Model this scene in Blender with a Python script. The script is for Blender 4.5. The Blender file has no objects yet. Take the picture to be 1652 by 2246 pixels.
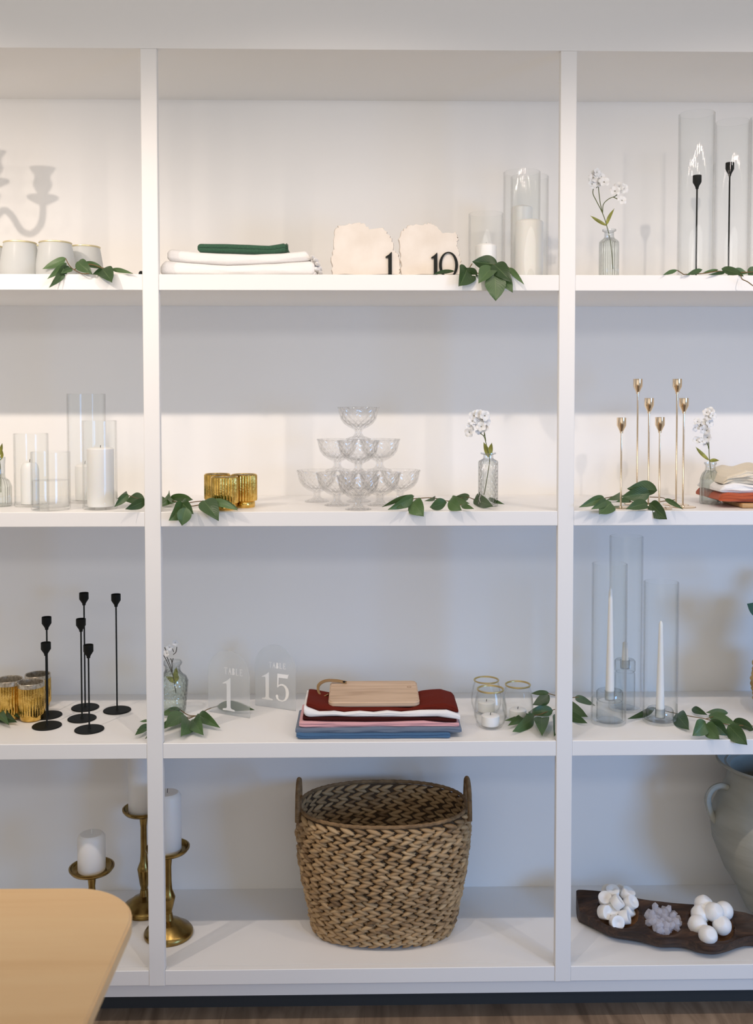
import bpy, bmesh, math, random
from mathutils import Vector, Matrix, noise
PI = math.pi
sc = bpy.context.scene
COL = sc.collection
random.seed(7)

# ------------------------------------------------------------------ camera
F, CZ = 2183.0, 1.645
CAM = Vector((0, -2.546, CZ))
pitch, yaw, roll, PX, PY = .0389, .0181, -.0004, 837.23, 959.04
FW = Vector((math.sin(yaw)*math.cos(pitch), math.cos(yaw)*math.cos(pitch), -math.sin(pitch)))
R0 = Vector((math.cos(yaw), -math.sin(yaw), 0)); U0 = R0.cross(FW)
RT = R0*math.cos(roll)+U0*math.sin(roll); UP = -R0*math.sin(roll)+U0*math.cos(roll)
cd = bpy.data.cameras.new('camera'); cam = bpy.data.objects.new('camera', cd); COL.objects.link(cam)
M = Matrix((RT, UP, -FW)).transposed().to_4x4(); M.translation = CAM
cam.matrix_world = M
cd.sensor_width = 36; cd.lens = 36*F/2246
cd.shift_x = (826-PX)/2246; cd.shift_y = (PY-1123)/2246
cd.clip_start = .05
cd.dof.use_dof = True; cd.dof.focus_distance = 2.68; cd.dof.aperture_fstop = 3.6
sc.camera = cam

# ------------------------------------------------------------------ view, world, lights
vs = sc.view_settings
vs.view_transform = 'Standard'; vs.look = 'None'; vs.gamma = 1; vs.use_curve_mapping = False
vs.exposure = 0.0
sc.cycles.transparent_max_bounces = 48
w = bpy.data.worlds.new('world'); sc.world = w; w.use_nodes = True
bg = w.node_tree.nodes['Background']; bg.inputs[0].default_value = (1.0, .97, .925, 1); bg.inputs[1].default_value = .43

def light(kind, name, loc, target, energy, color, **kw):
    l = bpy.data.lights.new(name, kind); o = bpy.data.objects.new(name, l); COL.objects.link(o)
    o.location = loc; o.rotation_euler = (Vector(target)-Vector(loc)).to_track_quat('-Z', 'Y').to_euler()
    l.energy = energy; l.color = color
    for k, v in kw.items(): setattr(l, k, v)
    return o
WARM = (1, .85, .73)
LZ = CZ+.87
for lx, e in ((-1.2, 34), (-.06, 18), (1.08, 16.5), (2.2, 16.5)):
    light('SPOT', 'ceiling_spot', (lx, -.79, LZ), (lx, .05, LZ-.97), e, WARM, spot_size=math.radians(116), spot_blend=1.0, shadow_soft_size=.012)
for k, lx in enumerate((-1.62, -1.4, -.98, -.76, -.54, -.30, .18, .42, .66, .88, 1.30, 1.52, 1.76, 1.98)):
    light('SPOT', 'track_spot', (lx, -.79, LZ), (lx, .05, LZ-.97), 3.9 if lx < -.5 else 3.2, WARM, spot_size=math.radians(116), spot_blend=1.0, shadow_soft_size=.02)
# wide clerestory daylight in front of the shelves, window to the right
light('AREA', 'clerestory_light', (0, -3.3, CZ+.9), (0, .3, CZ-.6), 14, (1, .96, .93), shape='RECTANGLE', size=5.0, size_y=.25)
light('AREA', 'window_light', (3.3, -3.2, CZ-.35), (.8, .3, CZ-1.15), 11, (.20, .48, 1), shape='RECTANGLE', size=1.2, size_y=.9, spread=math.radians(70))

# added warm fill without a source in the room, lifts the header underside
light('AREA', 'fill_light', (-.8, -3.4, CZ-.7), (-.1, .3, CZ+.75), 3.4, (1, .92, .84), shape='RECTANGLE', size=3.6, size_y=1.2, spread=math.radians(110))

# ------------------------------------------------------------------ helpers: geometry from the survey of the photo
def ray(px, py): return FW+RT*((px-PX)/F)-UP*((py-PY)/F)
def P(px, py, Y):
    d = ray(px, py); return CAM+d*((Y-CAM.y)/d.y)
def PZ(px, py, z):
    d = ray(px, py); return CAM+d*((z-CZ)/d.z)
def m_px(Y): return (Y-CAM.y)/F
S1, S2, S3, SB = CZ+.315, CZ-.290, CZ-.8895, CZ-1.4889
DEP = .43

def link(name, me, mat=None, parent=None, smooth=True):
    if mat is not None:
        for mm in (mat if isinstance(mat, (list, tuple)) else [mat]): me.materials.append(mm)
    if smooth:
        me.polygons.foreach_set('use_smooth', [True]*len(me.polygons))
        try: me.set_sharp_from_angle(angle=math.radians(38))
        except Exception: pass
    o = bpy.data.objects.new(name, me); COL.objects.link(o)
    if parent: o.parent = parent
    return o
def build(name, bm, mat, parent=None, smooth=True, fix=True):
    if fix: bmesh.ops.recalc_face_normals(bm, faces=bm.faces)
    me = bpy.data.meshes.new(name); bm.to_mesh(me); bm.free()
    return link(name, me, mat, parent, smooth)
def tag(o, label, cat, group=None, kind=None):
    if kind: o['kind'] = kind
    if label: o['label'] = label
    if cat: o['category'] = cat
    if group: o['group'] = group
    return o
def thing(name, label, cat, loc, group=None, rz=0):
    o = bpy.data.objects.new(name, None); COL.objects.link(o); o.empty_display_size = .02
    o.location = loc; o.rotation_euler = (0, 0, rz)
    return tag(o, label, cat, group)
def struct(name, bm, m):
    o = build(name, bm, m, smooth=False); o['kind'] = 'structure'; return o
def box(bm, x0, x1, y0, y1, z0, z1, bev=0, seg=2):
    r = bmesh.ops.create_cube(bm, size=1); vs_ = r['verts']
    for v in vs_: v.co = Vector((x0+(v.co.x+.5)*(x1-x0), y0+(v.co.y+.5)*(y1-y0), z0+(v.co.z+.5)*(z1-z0)))
    if bev:
        es = list({e for v in vs_ for e in v.link_edges})
        bmesh.ops.bevel(bm, geom=es, offset=bev, segments=seg, affect='EDGES', profile=.5)
    return bm
def nb(*a, **k): return box(bmesh.new(), *a, **k)
def lathe(prof, n=48, rib=None, bm=None, c=(0, 0, 0), sx=1, sy=1):
    """profile list of (r, z); rib(theta, r, z)->r"""
    bm = bm or bmesh.new(); uvl = bm.loops.layers.uv.verify(); rows = []
    for r, z in prof:
        if r < 1e-6: rows.append([bm.verts.new((c[0], c[1], c[2]+z))]); continue
        row = []
        for i in range(n):
            t = 2*PI*i/n; rr = rib(t, r, z) if rib else r
            row.append(bm.verts.new((c[0]+rr*math.cos(t)*sx, c[1]+rr*math.sin(t)*sy, c[2]+z)))
        rows.append(row)
    L = 0; ls = [0]
    for a, b in zip(prof[:-1], prof[1:]): L += math.hypot(a[0]-b[0], a[1]-b[1]); ls.append(L)
    for k in range(len(rows)-1):
        a, b = rows[k], rows[k+1]
        if len(a) == 1 and len(b) == 1: continue
        for i in range(n):
            j = (i+1) % n
            if len(a) == 1: vsx = [a[0], b[j], b[i]]; uu = [(i+.5, ls[k]), (i+1, ls[k+1]), (i, ls[k+1])]
            elif len(b) == 1: vsx = [a[i], a[j], b[0]]; uu = [(i, ls[k]), (i+1, ls[k]), (i+.5, ls[k+1])]
            else: vsx = [a[i], a[j], b[j], b[i]]; uu = [(i, ls[k]), (i+1, ls[k]), (i+1, ls[k+1]), (i, ls[k+1])]
            f = bm.faces.new(vsx)
            for lp, (u, v) in zip(f.loops, uu): lp[uvl].uv = (u/n, v)
    return bm
def spline(pts, m=6):
    """Catmull-Rom resample"""
    pts = [Vector(p) for p in pts]
    if len(pts) < 3: return [pts[0].lerp(pts[-1], i/m) for i in range(m+1)]
    q = [pts[0]*2-pts[1]]+pts+[pts[-1]*2-pts[-2]]; out = []
    for i in range(1, len(q)-2):
        for k in range(m):
            t = k/m; a, b, c, d = q[i-1], q[i], q[i+1], q[i+2]
            out.append(.5*((2*b)+(c-a)*t+(2*a-5*b+4*c-d)*t*t+(3*b-a-3*c+d)*t**3))
    out.append(pts[-1]); return out
def tube(pts, rad, bm=None, n=8, sm=6, cap=True, closed=False, flat=1.0):
    bm = bm or bmesh.new()
    P_ = spline(pts, sm) if sm and not closed else [Vector(p) for p in pts]; N = len(P_); rows = []; nrm = None
    for i, p in enumerate(P_):
        if closed: t = (P_[(i+1) % N]-P_[i-1]).normalized()
        else: t = (P_[min(i+1, N-1)]-P_[max(i-1, 0)]).normalized()
        if nrm is None: nrm = t.orthogonal().normalized()
        nrm = (nrm-t*nrm.dot(t))
        nrm = nrm.normalized() if nrm.length > 1e-6 else t.orthogonal().normalized()
        bn = t.cross(nrm); r = rad(i/max(1, N-1)) if callable(rad) else rad
        rows.append([bm.verts.new(p+nrm*(math.cos(2*PI*k/n)*r)+bn*(math.sin(2*PI*k/n)*r*flat)) for k in range(n)])
    rng = range(N) if closed else range(N-1)
    for i in rng:
        a, b = rows[i], rows[(i+1) % N]
        for k in range(n): bm.faces.new((a[k], a[(k+1) % n], b[(k+1) % n], b[k]))
    if cap and not closed: bm.faces.new(rows[0][::-1]); bm.faces.new(rows[-1])
    return bm
def prism(poly, y0, y1, bm=None, bev=0):
    """poly in XZ extruded along Y"""
    bm = bm or bmesh.new()
    a = [bm.verts.new((x, y0, z)) for x, z in poly]; b = [bm.verts.new((x, y1, z)) for x, z in poly]; n = len(poly)
    f0 = bm.faces.new(a); f1 = bm.faces.new(b[::-1])
    for i in range(n): bm.faces.new((a[i], b[i], b[(i+1) % n], a[(i+1) % n]))
    if bev: bmesh.ops.bevel(bm, geom=list(f0.edges), offset=bev, segments=2, affect='EDGES')
    return bm
def interp(tab, x):
    if x <= tab[0][0]: return tab[0][1]
    for (a, b), (c, d) in zip(tab, tab[1:]):
        if x <= c:
            t = (x-a)/(c-a) if c > a else 1; return b+(d-b)*t
    return tab[-1][1]

# ------------------------------------------------------------------ materials
def mat(name):
    m = bpy.data.materials.new(name); m.use_nodes = True; return m, m.node_tree.nodes, m.node_tree.links
def pbr(name, col, rough=.5, metal=0, sss=0, bump=0, bscale=200, vary=0, vscale=8, col2=None, sheen=0, trans=0, coat=0, stretch=None, spec=.5):
    m, N, L = mat(name); b = N['Principled BSDF']
    b.inputs['Base Color'].default_value = (*col, 1); b.inputs['Roughness'].default_value = rough; b.inputs['Metallic'].default_value = metal
    b.inputs['Specular IOR Level'].default_value = spec
    if sss: b.inputs['Subsurface Weight'].default_value = sss; b.inputs['Subsurface Radius'].default_value = (.02, .014, .01); b.inputs['Subsurface Scale'].default_value = .5
    if sheen: b.inputs['Sheen Weight'].default_value = sheen
    if coat: b.inputs['Coat Weight'].default_value = coat
    tc = N.new('ShaderNodeTexCoord')
    src = tc.outputs['Object']
    if stretch:
        mp = N.new('ShaderNodeMapping'); mp.inputs['Scale'].default_value = stretch; L.new(src, mp.inputs[0]); src = mp.outputs[0]
    if vary or col2:
        n = N.new('ShaderNodeTexNoise'); n.inputs['Scale'].default_value = vscale; n.inputs['Detail'].default_value = 5; L.new(src, n.inputs['Vector'])
        r = N.new('ShaderNodeValToRGB'); L.new(n.outputs[0], r.inputs[0])
        c2 = col2 or tuple(c*(1-vary) for c in col)
        r.color_ramp.elements[0].position = .35; r.color_ramp.elements[1].position = .65
        r.color_ramp.elements[0].color = (*c2, 1); r.color_ramp.elements[1].color = (*col, 1); L.new(r.outputs[0], b.inputs['Base Color'])
    if bump:
        n2 = N.new('ShaderNodeTexNoise'); n2.inputs['Scale'].default_value = bscale; n2.inputs['Detail'].default_value = 4; L.new(src, n2.inputs['Vector'])
        bp = N.new('ShaderNodeBump'); bp.inputs['Strength'].default_value = bump; bp.inputs['Distance'].default_value = .002
        L.new(n2.outputs[0], bp.inputs['Height']); L.new(bp.outputs[0], b.inputs['Normal'])
    return m
def math_node(N, L, op, a, b=None):
    n = N.new('ShaderNodeMath'); n.operation = op
    for i, v in enumerate((a, b)):
        if v is None: continue
        if isinstance(v, (int, float)): n.inputs[i].default_value = v
        else: L.new(v, n.inputs[i])
    return n.outputs[0]
def glass(name, center=.985, edge=.62, tint=(1, 1, 1), gl=.9, base=.035, rough=.015, power=4, cut=None, haze=0, scale=(40, 400), epower=3.0, bstr=1.0):
    """thin clear glass: transparent body, darker at the edges, mirror-like at grazing angles"""
    m, N, L = mat(name); N.remove(N['Principled BSDF']); out = N['Material Output']
    nrm = None
    if cut:
        uv = N.new('ShaderNodeTexCoord'); sep = N.new('ShaderNodeSeparateXYZ')
        L.new(uv.outputs['UV'], sep.inputs[0]); U = math_node(N, L, 'MULTIPLY', sep.outputs[0], scale[0]*PI); V = math_node(N, L, 'MULTIPLY', sep.outputs[1], scale[1])
        if cut == 'diamond':
            a = math_node(N, L, 'ABSOLUTE', math_node(N, L, 'SINE', math_node(N, L, 'ADD', U, V)))
            b = math_node(N, L, 'ABSOLUTE', math_node(N, L, 'SINE', math_node(N, L, 'SUBTRACT', U, V)))
            h = math_node(N, L, 'MINIMUM', a, b)
        elif cut == 'flute': h = math_node(N, L, 'ABSOLUTE', math_node(N, L, 'SINE', U))
        else:
            vo = N.new('ShaderNodeTexVoronoi'); vo.inputs['Scale'].default_value = scale[0]; L.new(uv.outputs['Object'], vo.inputs['Vector']); h = vo.outputs[0]
        bp = N.new('ShaderNodeBump'); bp.inputs['Strength'].default_value = bstr; bp.inputs['Distance'].default_value = .0028; L.new(h, bp.inputs['Height']); nrm = bp.outputs[0]
    lw = N.new('ShaderNodeLayerWeight'); lw.inputs['Blend'].default_value = .5
    if nrm: L.new(nrm, lw.inputs['Normal'])
    fe = math_node(N, L, 'POWER', lw.outputs['Facing'], epower)
    mx = N.new('ShaderNodeMix'); mx.data_type = 'RGBA'; L.new(fe, mx.inputs[0])
    mx.inputs[6].default_value = (*[center*t for t in tint], 1); mx.inputs[7].default_value = (*[edge*t for t in tint], 1)
    tr = N.new('ShaderNodeBsdfTransparent'); L.new(mx.outputs[2], tr.inputs[0])
    gs = N.new('ShaderNodeBsdfGlossy'); gs.inputs['Roughness'].default_value = rough
    if nrm: L.new(nrm, gs.inputs['Normal'])
    fr = math_node(N, L, 'ADD', math_node(N, L, 'MULTIPLY', math_node(N, L, 'POWER', lw.outputs['Facing'], power), gl-base), base)
    ms = N.new('ShaderNodeMixShader'); L.new(fr, ms.inputs[0]); L.new(tr.outputs[0], ms.inputs[1]); L.new(gs.outputs[0], ms.inputs[2]); last = ms.outputs[0]
    if haze:
        df = N.new('ShaderNodeBsdfTranslucent'); df.inputs[0].default_value = (.9, .92, .92, 1)
        d2 = N.new('ShaderNodeBsdfDiffuse'); d2.inputs[0].default_value = (.82, .83, .82, 1)
        m1 = N.new('ShaderNodeMixShader'); m1.inputs[0].default_value = .5; L.new(df.outputs[0], m1.inputs[1]); L.new(d2.outputs[0], m1.inputs[2])
        m2 = N.new('ShaderNodeMixShader'); m2.inputs[0].default_value = haze; L.new(last, m2.inputs[1]); L.new(m1.outputs[0], m2.inputs[2]); last = m2.outputs[0]
    L.new(last, out.inputs[0]); return m

PAINT = pbr('white_paint', (.87, .86, .845), .42, bump=.04, bscale=60)
WALL = pbr('wall_paint', (.87, .855, .83), .6, bump=.03, bscale=90)
SHADEKICK = pbr('shade_kick', (.035, .038, .04), .7)  # shade of the toe recess painted into the colour
GLASS = glass('clear_glass', center=.995, edge=.55, tint=(.996, 1, .998), epower=9, base=.014, rough=.004)
GLASST = glass('thick_glass', center=.975, edge=.40, tint=(.975, .99, 1), base=.06, epower=4)
CRYSTAL = glass('cut_crystal', center=.998, edge=.86, cut='diamond', scale=(16, 130), base=.07, epower=3, bstr=.9)
CRYSTALV = glass('diamond_glass', center=.97, edge=.50, tint=(.985, .995, .99), cut='diamond', scale=(12, 170), base=.06, epower=2.2, bstr=.9)
FLUTE = glass('fluted_glass', center=.97, edge=.42, tint=(.985, 1, .99), cut='flute', scale=(26, 1), base=.06, epower=3.5, bstr=.8)
CRACK = glass('crackle_glass', center=.97, edge=.40, tint=(.97, 1, .98), cut='vor', scale=(110, 1), base=.07, epower=2.2)
BOTTLE = glass('bottle_glass', center=.97, edge=.45, tint=(.97, 1, .98), cut='flute', scale=(12, 1), base=.06, epower=2.2, haze=.12)
FROST = glass('frosted_jar', center=.8, edge=.7, haze=.86, rough=.25, base=.04)
ACRYL = None
def acrylic():
    m, N, L = mat('frosted_acrylic'); N.remove(N['Principled BSDF']); out = N['Material Output']
    rf = N.new('ShaderNodeBsdfRefraction'); rf.inputs['Roughness'].default_value = .38; rf.inputs['IOR'].default_value = 1.06; rf.inputs[0].default_value = (.99, 1, 1, 1)
    tr = N.new('ShaderNodeBsdfTransparent'); tl = N.new('ShaderNodeBsdfTranslucent'); tl.inputs[0].default_value = (.95, .95, .95, 1)
    a = N.new('ShaderNodeMixShader'); a.inputs[0].default_value = .30; L.new(rf.outputs[0], a.inputs[1]); L.new(tr.outputs[0], a.inputs[2])
    df = N.new('ShaderNodeBsdfDiffuse'); df.inputs[0].default_value = (.85, .86, .86, 1)
    b = N.new('ShaderNodeMixShader'); b.inputs[0].default_value = .5; L.new(tl.outputs[0], b.inputs[1]); L.new(df.outputs[0], b.inputs[2])
    c = N.new('ShaderNodeMixShader'); c.inputs[0].default_value = .22; L.new(a.outputs[0], c.inputs[1]); L.new(b.outputs[0], c.inputs[2])
    L.new(c.outputs[0], out.inputs[0]); return m
ACRYL = acrylic()
WATER = glass('water', center=.99, edge=.9, base=.03, epower=6)
WAX = pbr('white_wax', (.86, .85, .83), .42, sss=.25, coat=.1)
WICK = pbr('burnt_wick', (.02, .018, .015), .9)
WICKW = pbr('fresh_wick', (.8, .78, .72), .8)
BLACK = pbr('matte_black_metal', (.003, .004, .003), .6, bump=.1, bscale=500, spec=.25)
BLACKN = pbr('black_acrylic', (.002, .004, .003), .5, spec=.2)
GOLD = pbr('polished_gold', (.84, .68, .50), .12, 1)
GOLDV = pbr('mercury_gold', (.82, .55, .16), .13, 1, col2=(.55, .34, .07), vscale=60, bump=.25, bscale=260)
GOLDL = pbr('mercury_glass_lining', (.66, .60, .50), .3, .7, col2=(.38, .33, .25), vscale=160)
GOLDR = pbr('gold_rim', (.62, .50, .24), .35, .8)
GOLDP = pbr('pale_gold_rim', (.70, .62, .40), .4, .5)
BRASS = pbr('antique_brass', (.34, .235, .075), .27, 1, col2=(.22, .14, .045), vscale=30, bump=.08, bscale=120)
WHITEC = pbr('white_linen', (.86, .84, .82), .85, bump=.5, bscale=700, sheen=.2)
GREENC = pbr('green_linen', (.035, .115, .062), .9, bump=.6, bscale=600, sheen=.15, vary=.3, vscale=300)
BLUEC = pbr('blue_cloth', (.045, .12, .235), .85, bump=.35, bscale=700, sheen=.2)
SLATEC = pbr('slate_cloth', (.13, .17, .235), .85, bump=.35, bscale=700, sheen=.2)
PINKC = pbr('pink_cloth', (.68, .36, .38), .85, bump=.35, bscale=700, sheen=.2)
MAROONC = pbr('maroon_cloth', (.045, .006, .005), .9, bump=.35, bscale=700, spec=.15)
RUSTC = pbr('brick_red_cloth', (.125, .014, .007), .9, bump=.4, bscale=500, spec=.15)
ORANGEC = pbr('rust_cloth', (.42, .08, .025), .85, bump=.4, bscale=400, sheen=.15)
GAUZE = pbr('cream_gauze', (.78, .70, .56), .9, bump=.9, bscale=300, sheen=.2)
PETAL = pbr('white_petal', (.85, .84, .82), .6, sss=.3)
PISTIL = pbr('flower_centre', (.10, .10, .03), .7)
STEMG = pbr('green_stem', (.10, .12, .03), .6)
STEMB = pbr('brown_stem', (.16, .10, .035), .6)
STEMD = pbr('dark_twig', (.03, .022, .012), .8)
OLIVE = pbr('olive_leaf', (.34, .34, .06), .5, vary=.4, vscale=60)
CLAY = pbr('grey_clay', (.40, .40, .35), .75, bump=.5, bscale=18, col2=(.33, .33, .285), vscale=5, stretch=(1, 1, 5))
LEATHER = pbr('brown_leather', (.26, .15, .055), .6, bump=.3, bscale=300)
STONE = pbr('cream_stone', (.78, .72, .65), .55, col2=(.70, .63, .55), vscale=14, bump=.35, bscale=22, coat=.15)
DECAL = pbr('white_lettering', (.90, .90, .89), .5)
CERAM = pbr('teal_leaf', (.05, .17, .13), .55, vary=.3, vscale=30)

def leafmat():
    m, N, L = mat('garland_leaf'); b = N['Principled BSDF']; b.inputs['Roughness'].default_value = .42
    oi = N.new('ShaderNodeObjectInfo'); r = N.new('ShaderNodeValToRGB'); L.new(oi.outputs['Random'], r.inputs[0])
    r.color_ramp.elements[0].color = (.026, .055, .022, 1); r.color_ramp.elements[1].color = (.105, .185, .075, 1)
    uv = N.new('ShaderNodeTexCoord'); sep = N.new('ShaderNodeSeparateXYZ'); L.new(uv.outputs['UV'], sep.inputs[0])
    d = math_node(N, L, 'ABSOLUTE', math_node(N, L, 'SUBTRACT', sep.outputs[0], .5))
    vein = math_node(N, L, 'LESS_THAN', d, .022)
    mx = N.new('ShaderNodeMix'); mx.data_type = 'RGBA'; L.new(math_node(N, L, 'MULTIPLY', vein, .45), mx.inputs[0]); L.new(r.outputs[0], mx.inputs[6]); mx.inputs[7].default_value = (.16, .24, .10, 1)
    L.new(mx.outputs[2], b.inputs['Base Color'])
    s2 = math_node(N, L, 'ABSOLUTE', math_node(N, L, 'SINE', math_node(N, L, 'ADD', math_node(N, L, 'MULTIPLY', sep.outputs[1], 30), math_node(N, L, 'MULTIPLY', d, -22))))
    bp = N.new('ShaderNodeBump'); bp.inputs['Strength'].default_value = .18; bp.inputs['Distance'].default_value = .001; L.new(s2, bp.inputs['Height']); L.new(bp.outputs[0], b.inputs['Normal'])
    b.inputs['Subsurface Weight'].default_value = 0
    tl = N.new('ShaderNodeBsdfTranslucent'); tl.inputs[0].default_value = (.10, .22, .04, 1)
    ms = N.new('ShaderNodeMixShader'); ms.inputs[0].default_value = .18; L.new(b.outputs[0], ms.inputs[1]); L.new(tl.outputs[0], ms.inputs[2]); L.new(ms.outputs[0], N['Material Output'].inputs[0])
    return m
LEAF = leafmat()

def wood(name, c1, c2, c3, scale=1.0, axis='X', rough=.45, ring=9, knots=0.0, bump=.1):
    m, N, L = mat(name); b = N['Principled BSDF']; b.inputs['Roughness'].default_value = rough
    tc = N.new('ShaderNodeTexCoord'); mp = N.new('ShaderNodeMapping')
    s = [14*scale]*3; s['XYZ'.index(axis)] = 1.1*scale; mp.inputs['Scale'].default_value = s
    L.new(tc.outputs['Object'], mp.inputs[0])
    n = N.new('ShaderNodeTexNoise'); n.inputs['Scale'].default_value = 1.6; n.inputs['Detail'].default_value = 8; n.inputs['Distortion'].default_value = .6; L.new(mp.outputs[0], n.inputs['Vector'])
    n3 = N.new('ShaderNodeTexNoise'); n3.inputs['Scale'].default_value = ring; n3.inputs['Detail'].default_value = 6; L.new(mp.outputs[0], n3.inputs['Vector'])
    ad = math_node(N, L, 'ADD', math_node(N, L, 'MULTIPLY', n.outputs[0], .65), math_node(N, L, 'MULTIPLY', n3.outputs[0], .35))
    r = N.new('ShaderNodeValToRGB'); L.new(ad, r.inputs[0]); e = r.color_ramp.elements
    e[0].position = .34; e[0].color = (*c1, 1); e[1].position = .66; e[1].color = (*c3, 1); x = e.new(.5); x.color = (*c2, 1)
    L.new(r.outputs[0], b.inputs['Base Color'])
    bp = N.new('ShaderNodeBump'); bp.inputs['Strength'].default_value = bump; bp.inputs['Distance'].default_value = .001; L.new(ad, bp.inputs['Height']); L.new(bp.outputs[0], b.inputs['Normal'])
    return m
TABLEW = wood('light_oak', (.84, .53, .25), (.92, .61, .31), (.95, .66, .35), scale=.35, axis='X', rough=.4, bump=.03)
BOARDW = wood('pale_board_wood', (.40, .26, .16), (.60, .43, .29), (.68, .50, .35), scale=1.3, axis='X', rough=.5)
BOARDO = wood('acacia_wood', (.30, .16, .06), (.50, .30, .13), (.60, .38, .18), scale=1.6, axis='X', rough=.5)
BOWLW = wood('dark_carved_wood', (.012, .006, .004), (.035, .016, .009), (.085, .042, .022), scale=3, axis='X', rough=.55, bump=.8)
WELLW = wood('warm_carved_wood', (.10, .045, .018), (.20, .10, .045), (.30, .16, .075), scale=3, axis='X', rough=.5, bump=.3)

def floor_mat():
    m, N, L = mat('plank_floor'); b = N['Principled BSDF']; b.inputs['Roughness'].default_value = .45
    tc = N.new('ShaderNodeTexCoord'); br = N.new('ShaderNodeTexBrick')
    mp = N.new('ShaderNodeMapping'); mp.inputs['Rotation'].default_value = (0, 0, PI/2); L.new(tc.outputs['Object'], mp.inputs[0]); L.new(mp.outputs[0], br.inputs[0])
    br.inputs['Scale'].default_value = 1; br.inputs['Brick Width'].default_value = 2.4; br.inputs['Row Height'].default_value = .37; br.inputs['Mortar Size'].default_value = .0004
    br.inputs['Color1'].default_value = (.27, .20, .145, 1); br.inputs['Color2'].default_value = (.37, .285, .21, 1); br.inputs['Mortar'].default_value = (.16, .115, .08, 1)
    mp2 = N.new('ShaderNodeMapping'); mp2.inputs['Scale'].default_value = (9, 1.6, 1); mp2.inputs['Rotation'].default_value = (0, 0, .15); L.new(tc.outputs['Object'], mp2.inputs[0])
    n = N.new('ShaderNodeTexNoise'); n.inputs['Scale'].default_value = 2.2; n.inputs['Detail'].default_value = 7; n.inputs['Distortion'].default_value = 1.2; L.new(mp2.outputs[0], n.inputs['Vector'])
    r = N.new('ShaderNodeValToRGB'); L.new(n.outputs[0], r.inputs[0]); r.color_ramp.elements[0].position = .3; r.color_ramp.elements[0].color = (.55, .5, .46, 1); r.color_ramp.elements[1].position = .7; r.color_ramp.elements[1].color = (1.15, 1.1, 1.05, 1)
    mx = N.new('ShaderNodeMix'); mx.data_type = 'RGBA'; mx.blend_type = 'MULTIPLY'; mx.inputs[0].default_value = 1; L.new(br.outputs[0], mx.inputs[6]); L.new(r.outputs[0], mx.inputs[7])
    L.new(mx.outputs[2], b.inputs['Base Color']); return m
def weave_mat(name, dark, mid, lite):
    m, N, L = mat(name); b = N['Principled BSDF']; b.inputs['Roughness'].default_value = .62
    at = N.new('ShaderNodeAttribute'); at.attribute_name = 'strand'
    tc = N.new('ShaderNodeTexCoord'); n = N.new('ShaderNodeTexNoise'); n.inputs['Scale'].default_value = 90; n.inputs['Detail'].default_value = 5; L.new(tc.outputs['Object'], n.inputs['Vector'])
    v = math_node(N, L, 'ADD', math_node(N, L, 'MULTIPLY', at.outputs['Fac'], .75), math_node(N, L, 'MULTIPLY', n.outputs[0], .3))
    r = N.new('ShaderNodeValToRGB'); L.new(v, r.inputs[0]); e = r.color_ramp.elements
    e[0].position = .1; e[0].color = (*dark, 1); e[1].position = .9; e[1].color = (*lite, 1); x = e.new(.45); x.color = (*mid, 1)
    L.new(r.outputs[0], b.inputs['Base Color'])
    bp = N.new('ShaderNodeBump'); bp.inputs['Strength'].default_value = .5; bp.inputs['Distance'].default_value = .0015; L.new(n.outputs[0], bp.inputs['Height']); L.new(bp.outputs[0], b.inputs['Normal'])
    return m
WEAVE = weave_mat('water_hyacinth', (.12, .065, .025), (.36, .225, .105), (.52, .36, .19))
REED = pbr('wrapped_reed', (.27, .165, .075), .7, bump=.6, bscale=350, col2=(.16, .095, .04), vscale=60)
WEAVEG = weave_mat('golden_rope', (.25, .14, .04), (.42, .27, .11), (.55, .38, .18))

# ------------------------------------------------------------------ structure
struct('floor', nb(-2.6, 2.6, -3.8, .6, -.05, 0), floor_mat())
struct('wall_back', nb(-2.6, 2.6, DEP, DEP+.08, 0, CZ+1.25), WALL)
struct('ceiling', nb(-2.6, 2.6, -3.8, DEP+.08, CZ+1.25, CZ+1.32), WALL)
struct('trim_1', nb(-2.6, 2.6, 0, DEP, CZ+.879, CZ+1.25), PAINT)

unit = thing('built_in_shelving', 'white painted built-in shelving with square uprights covering the whole wall', 'shelving', (0, 0, 0))
XA1, XA2, XB1, XB2 = -.5601, -.5192, .5001, .5412
for a, b in ((XA1, XA2), (XB1, XB2), (-1.622, -1.581), (1.562, 1.603)):
    build('upright', nb(a, b, -.0015, .020, CZ-1.5290, CZ+.8785, bev=.0012, seg=1), PAINT, unit, False)
BX = ((-1.581, XA1), (XA2, XB1), (XB2, 1.562))
for zt, zb in ((.315, .2746), (-.29, -.3278), (-.8895, -.9295), (-1.4889, -1.5284)):
    bm = bmesh.new()
    box(bm, -1.622, 1.603, .020, DEP-.0005, CZ+zb, CZ+zt)
    for a, b in BX: box(bm, a+.0002, b-.0002, .0, .0198, CZ+zb, CZ+zt, bev=.0012, seg=1)
    build('shelf_board', bm, PAINT, unit, False)
build('plinth', nb(-1.622, 1.603, .022, .045, CZ-1.571, CZ-1.529), PAINT, unit, False)
build('toe_kick', nb(-1.622, 1.603, .092, .105, 0.0, CZ-1.529), SHADEKICK, unit, False)
build('side_panel', nb(-1.64, -1.622, 0, DEP-.0005, 0, CZ+.8785), PAINT, unit, False)
build('side_panel', nb(1.603, 1.621, 0, DEP-.0005, 0, CZ+.8785), PAINT, unit, False)

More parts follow.
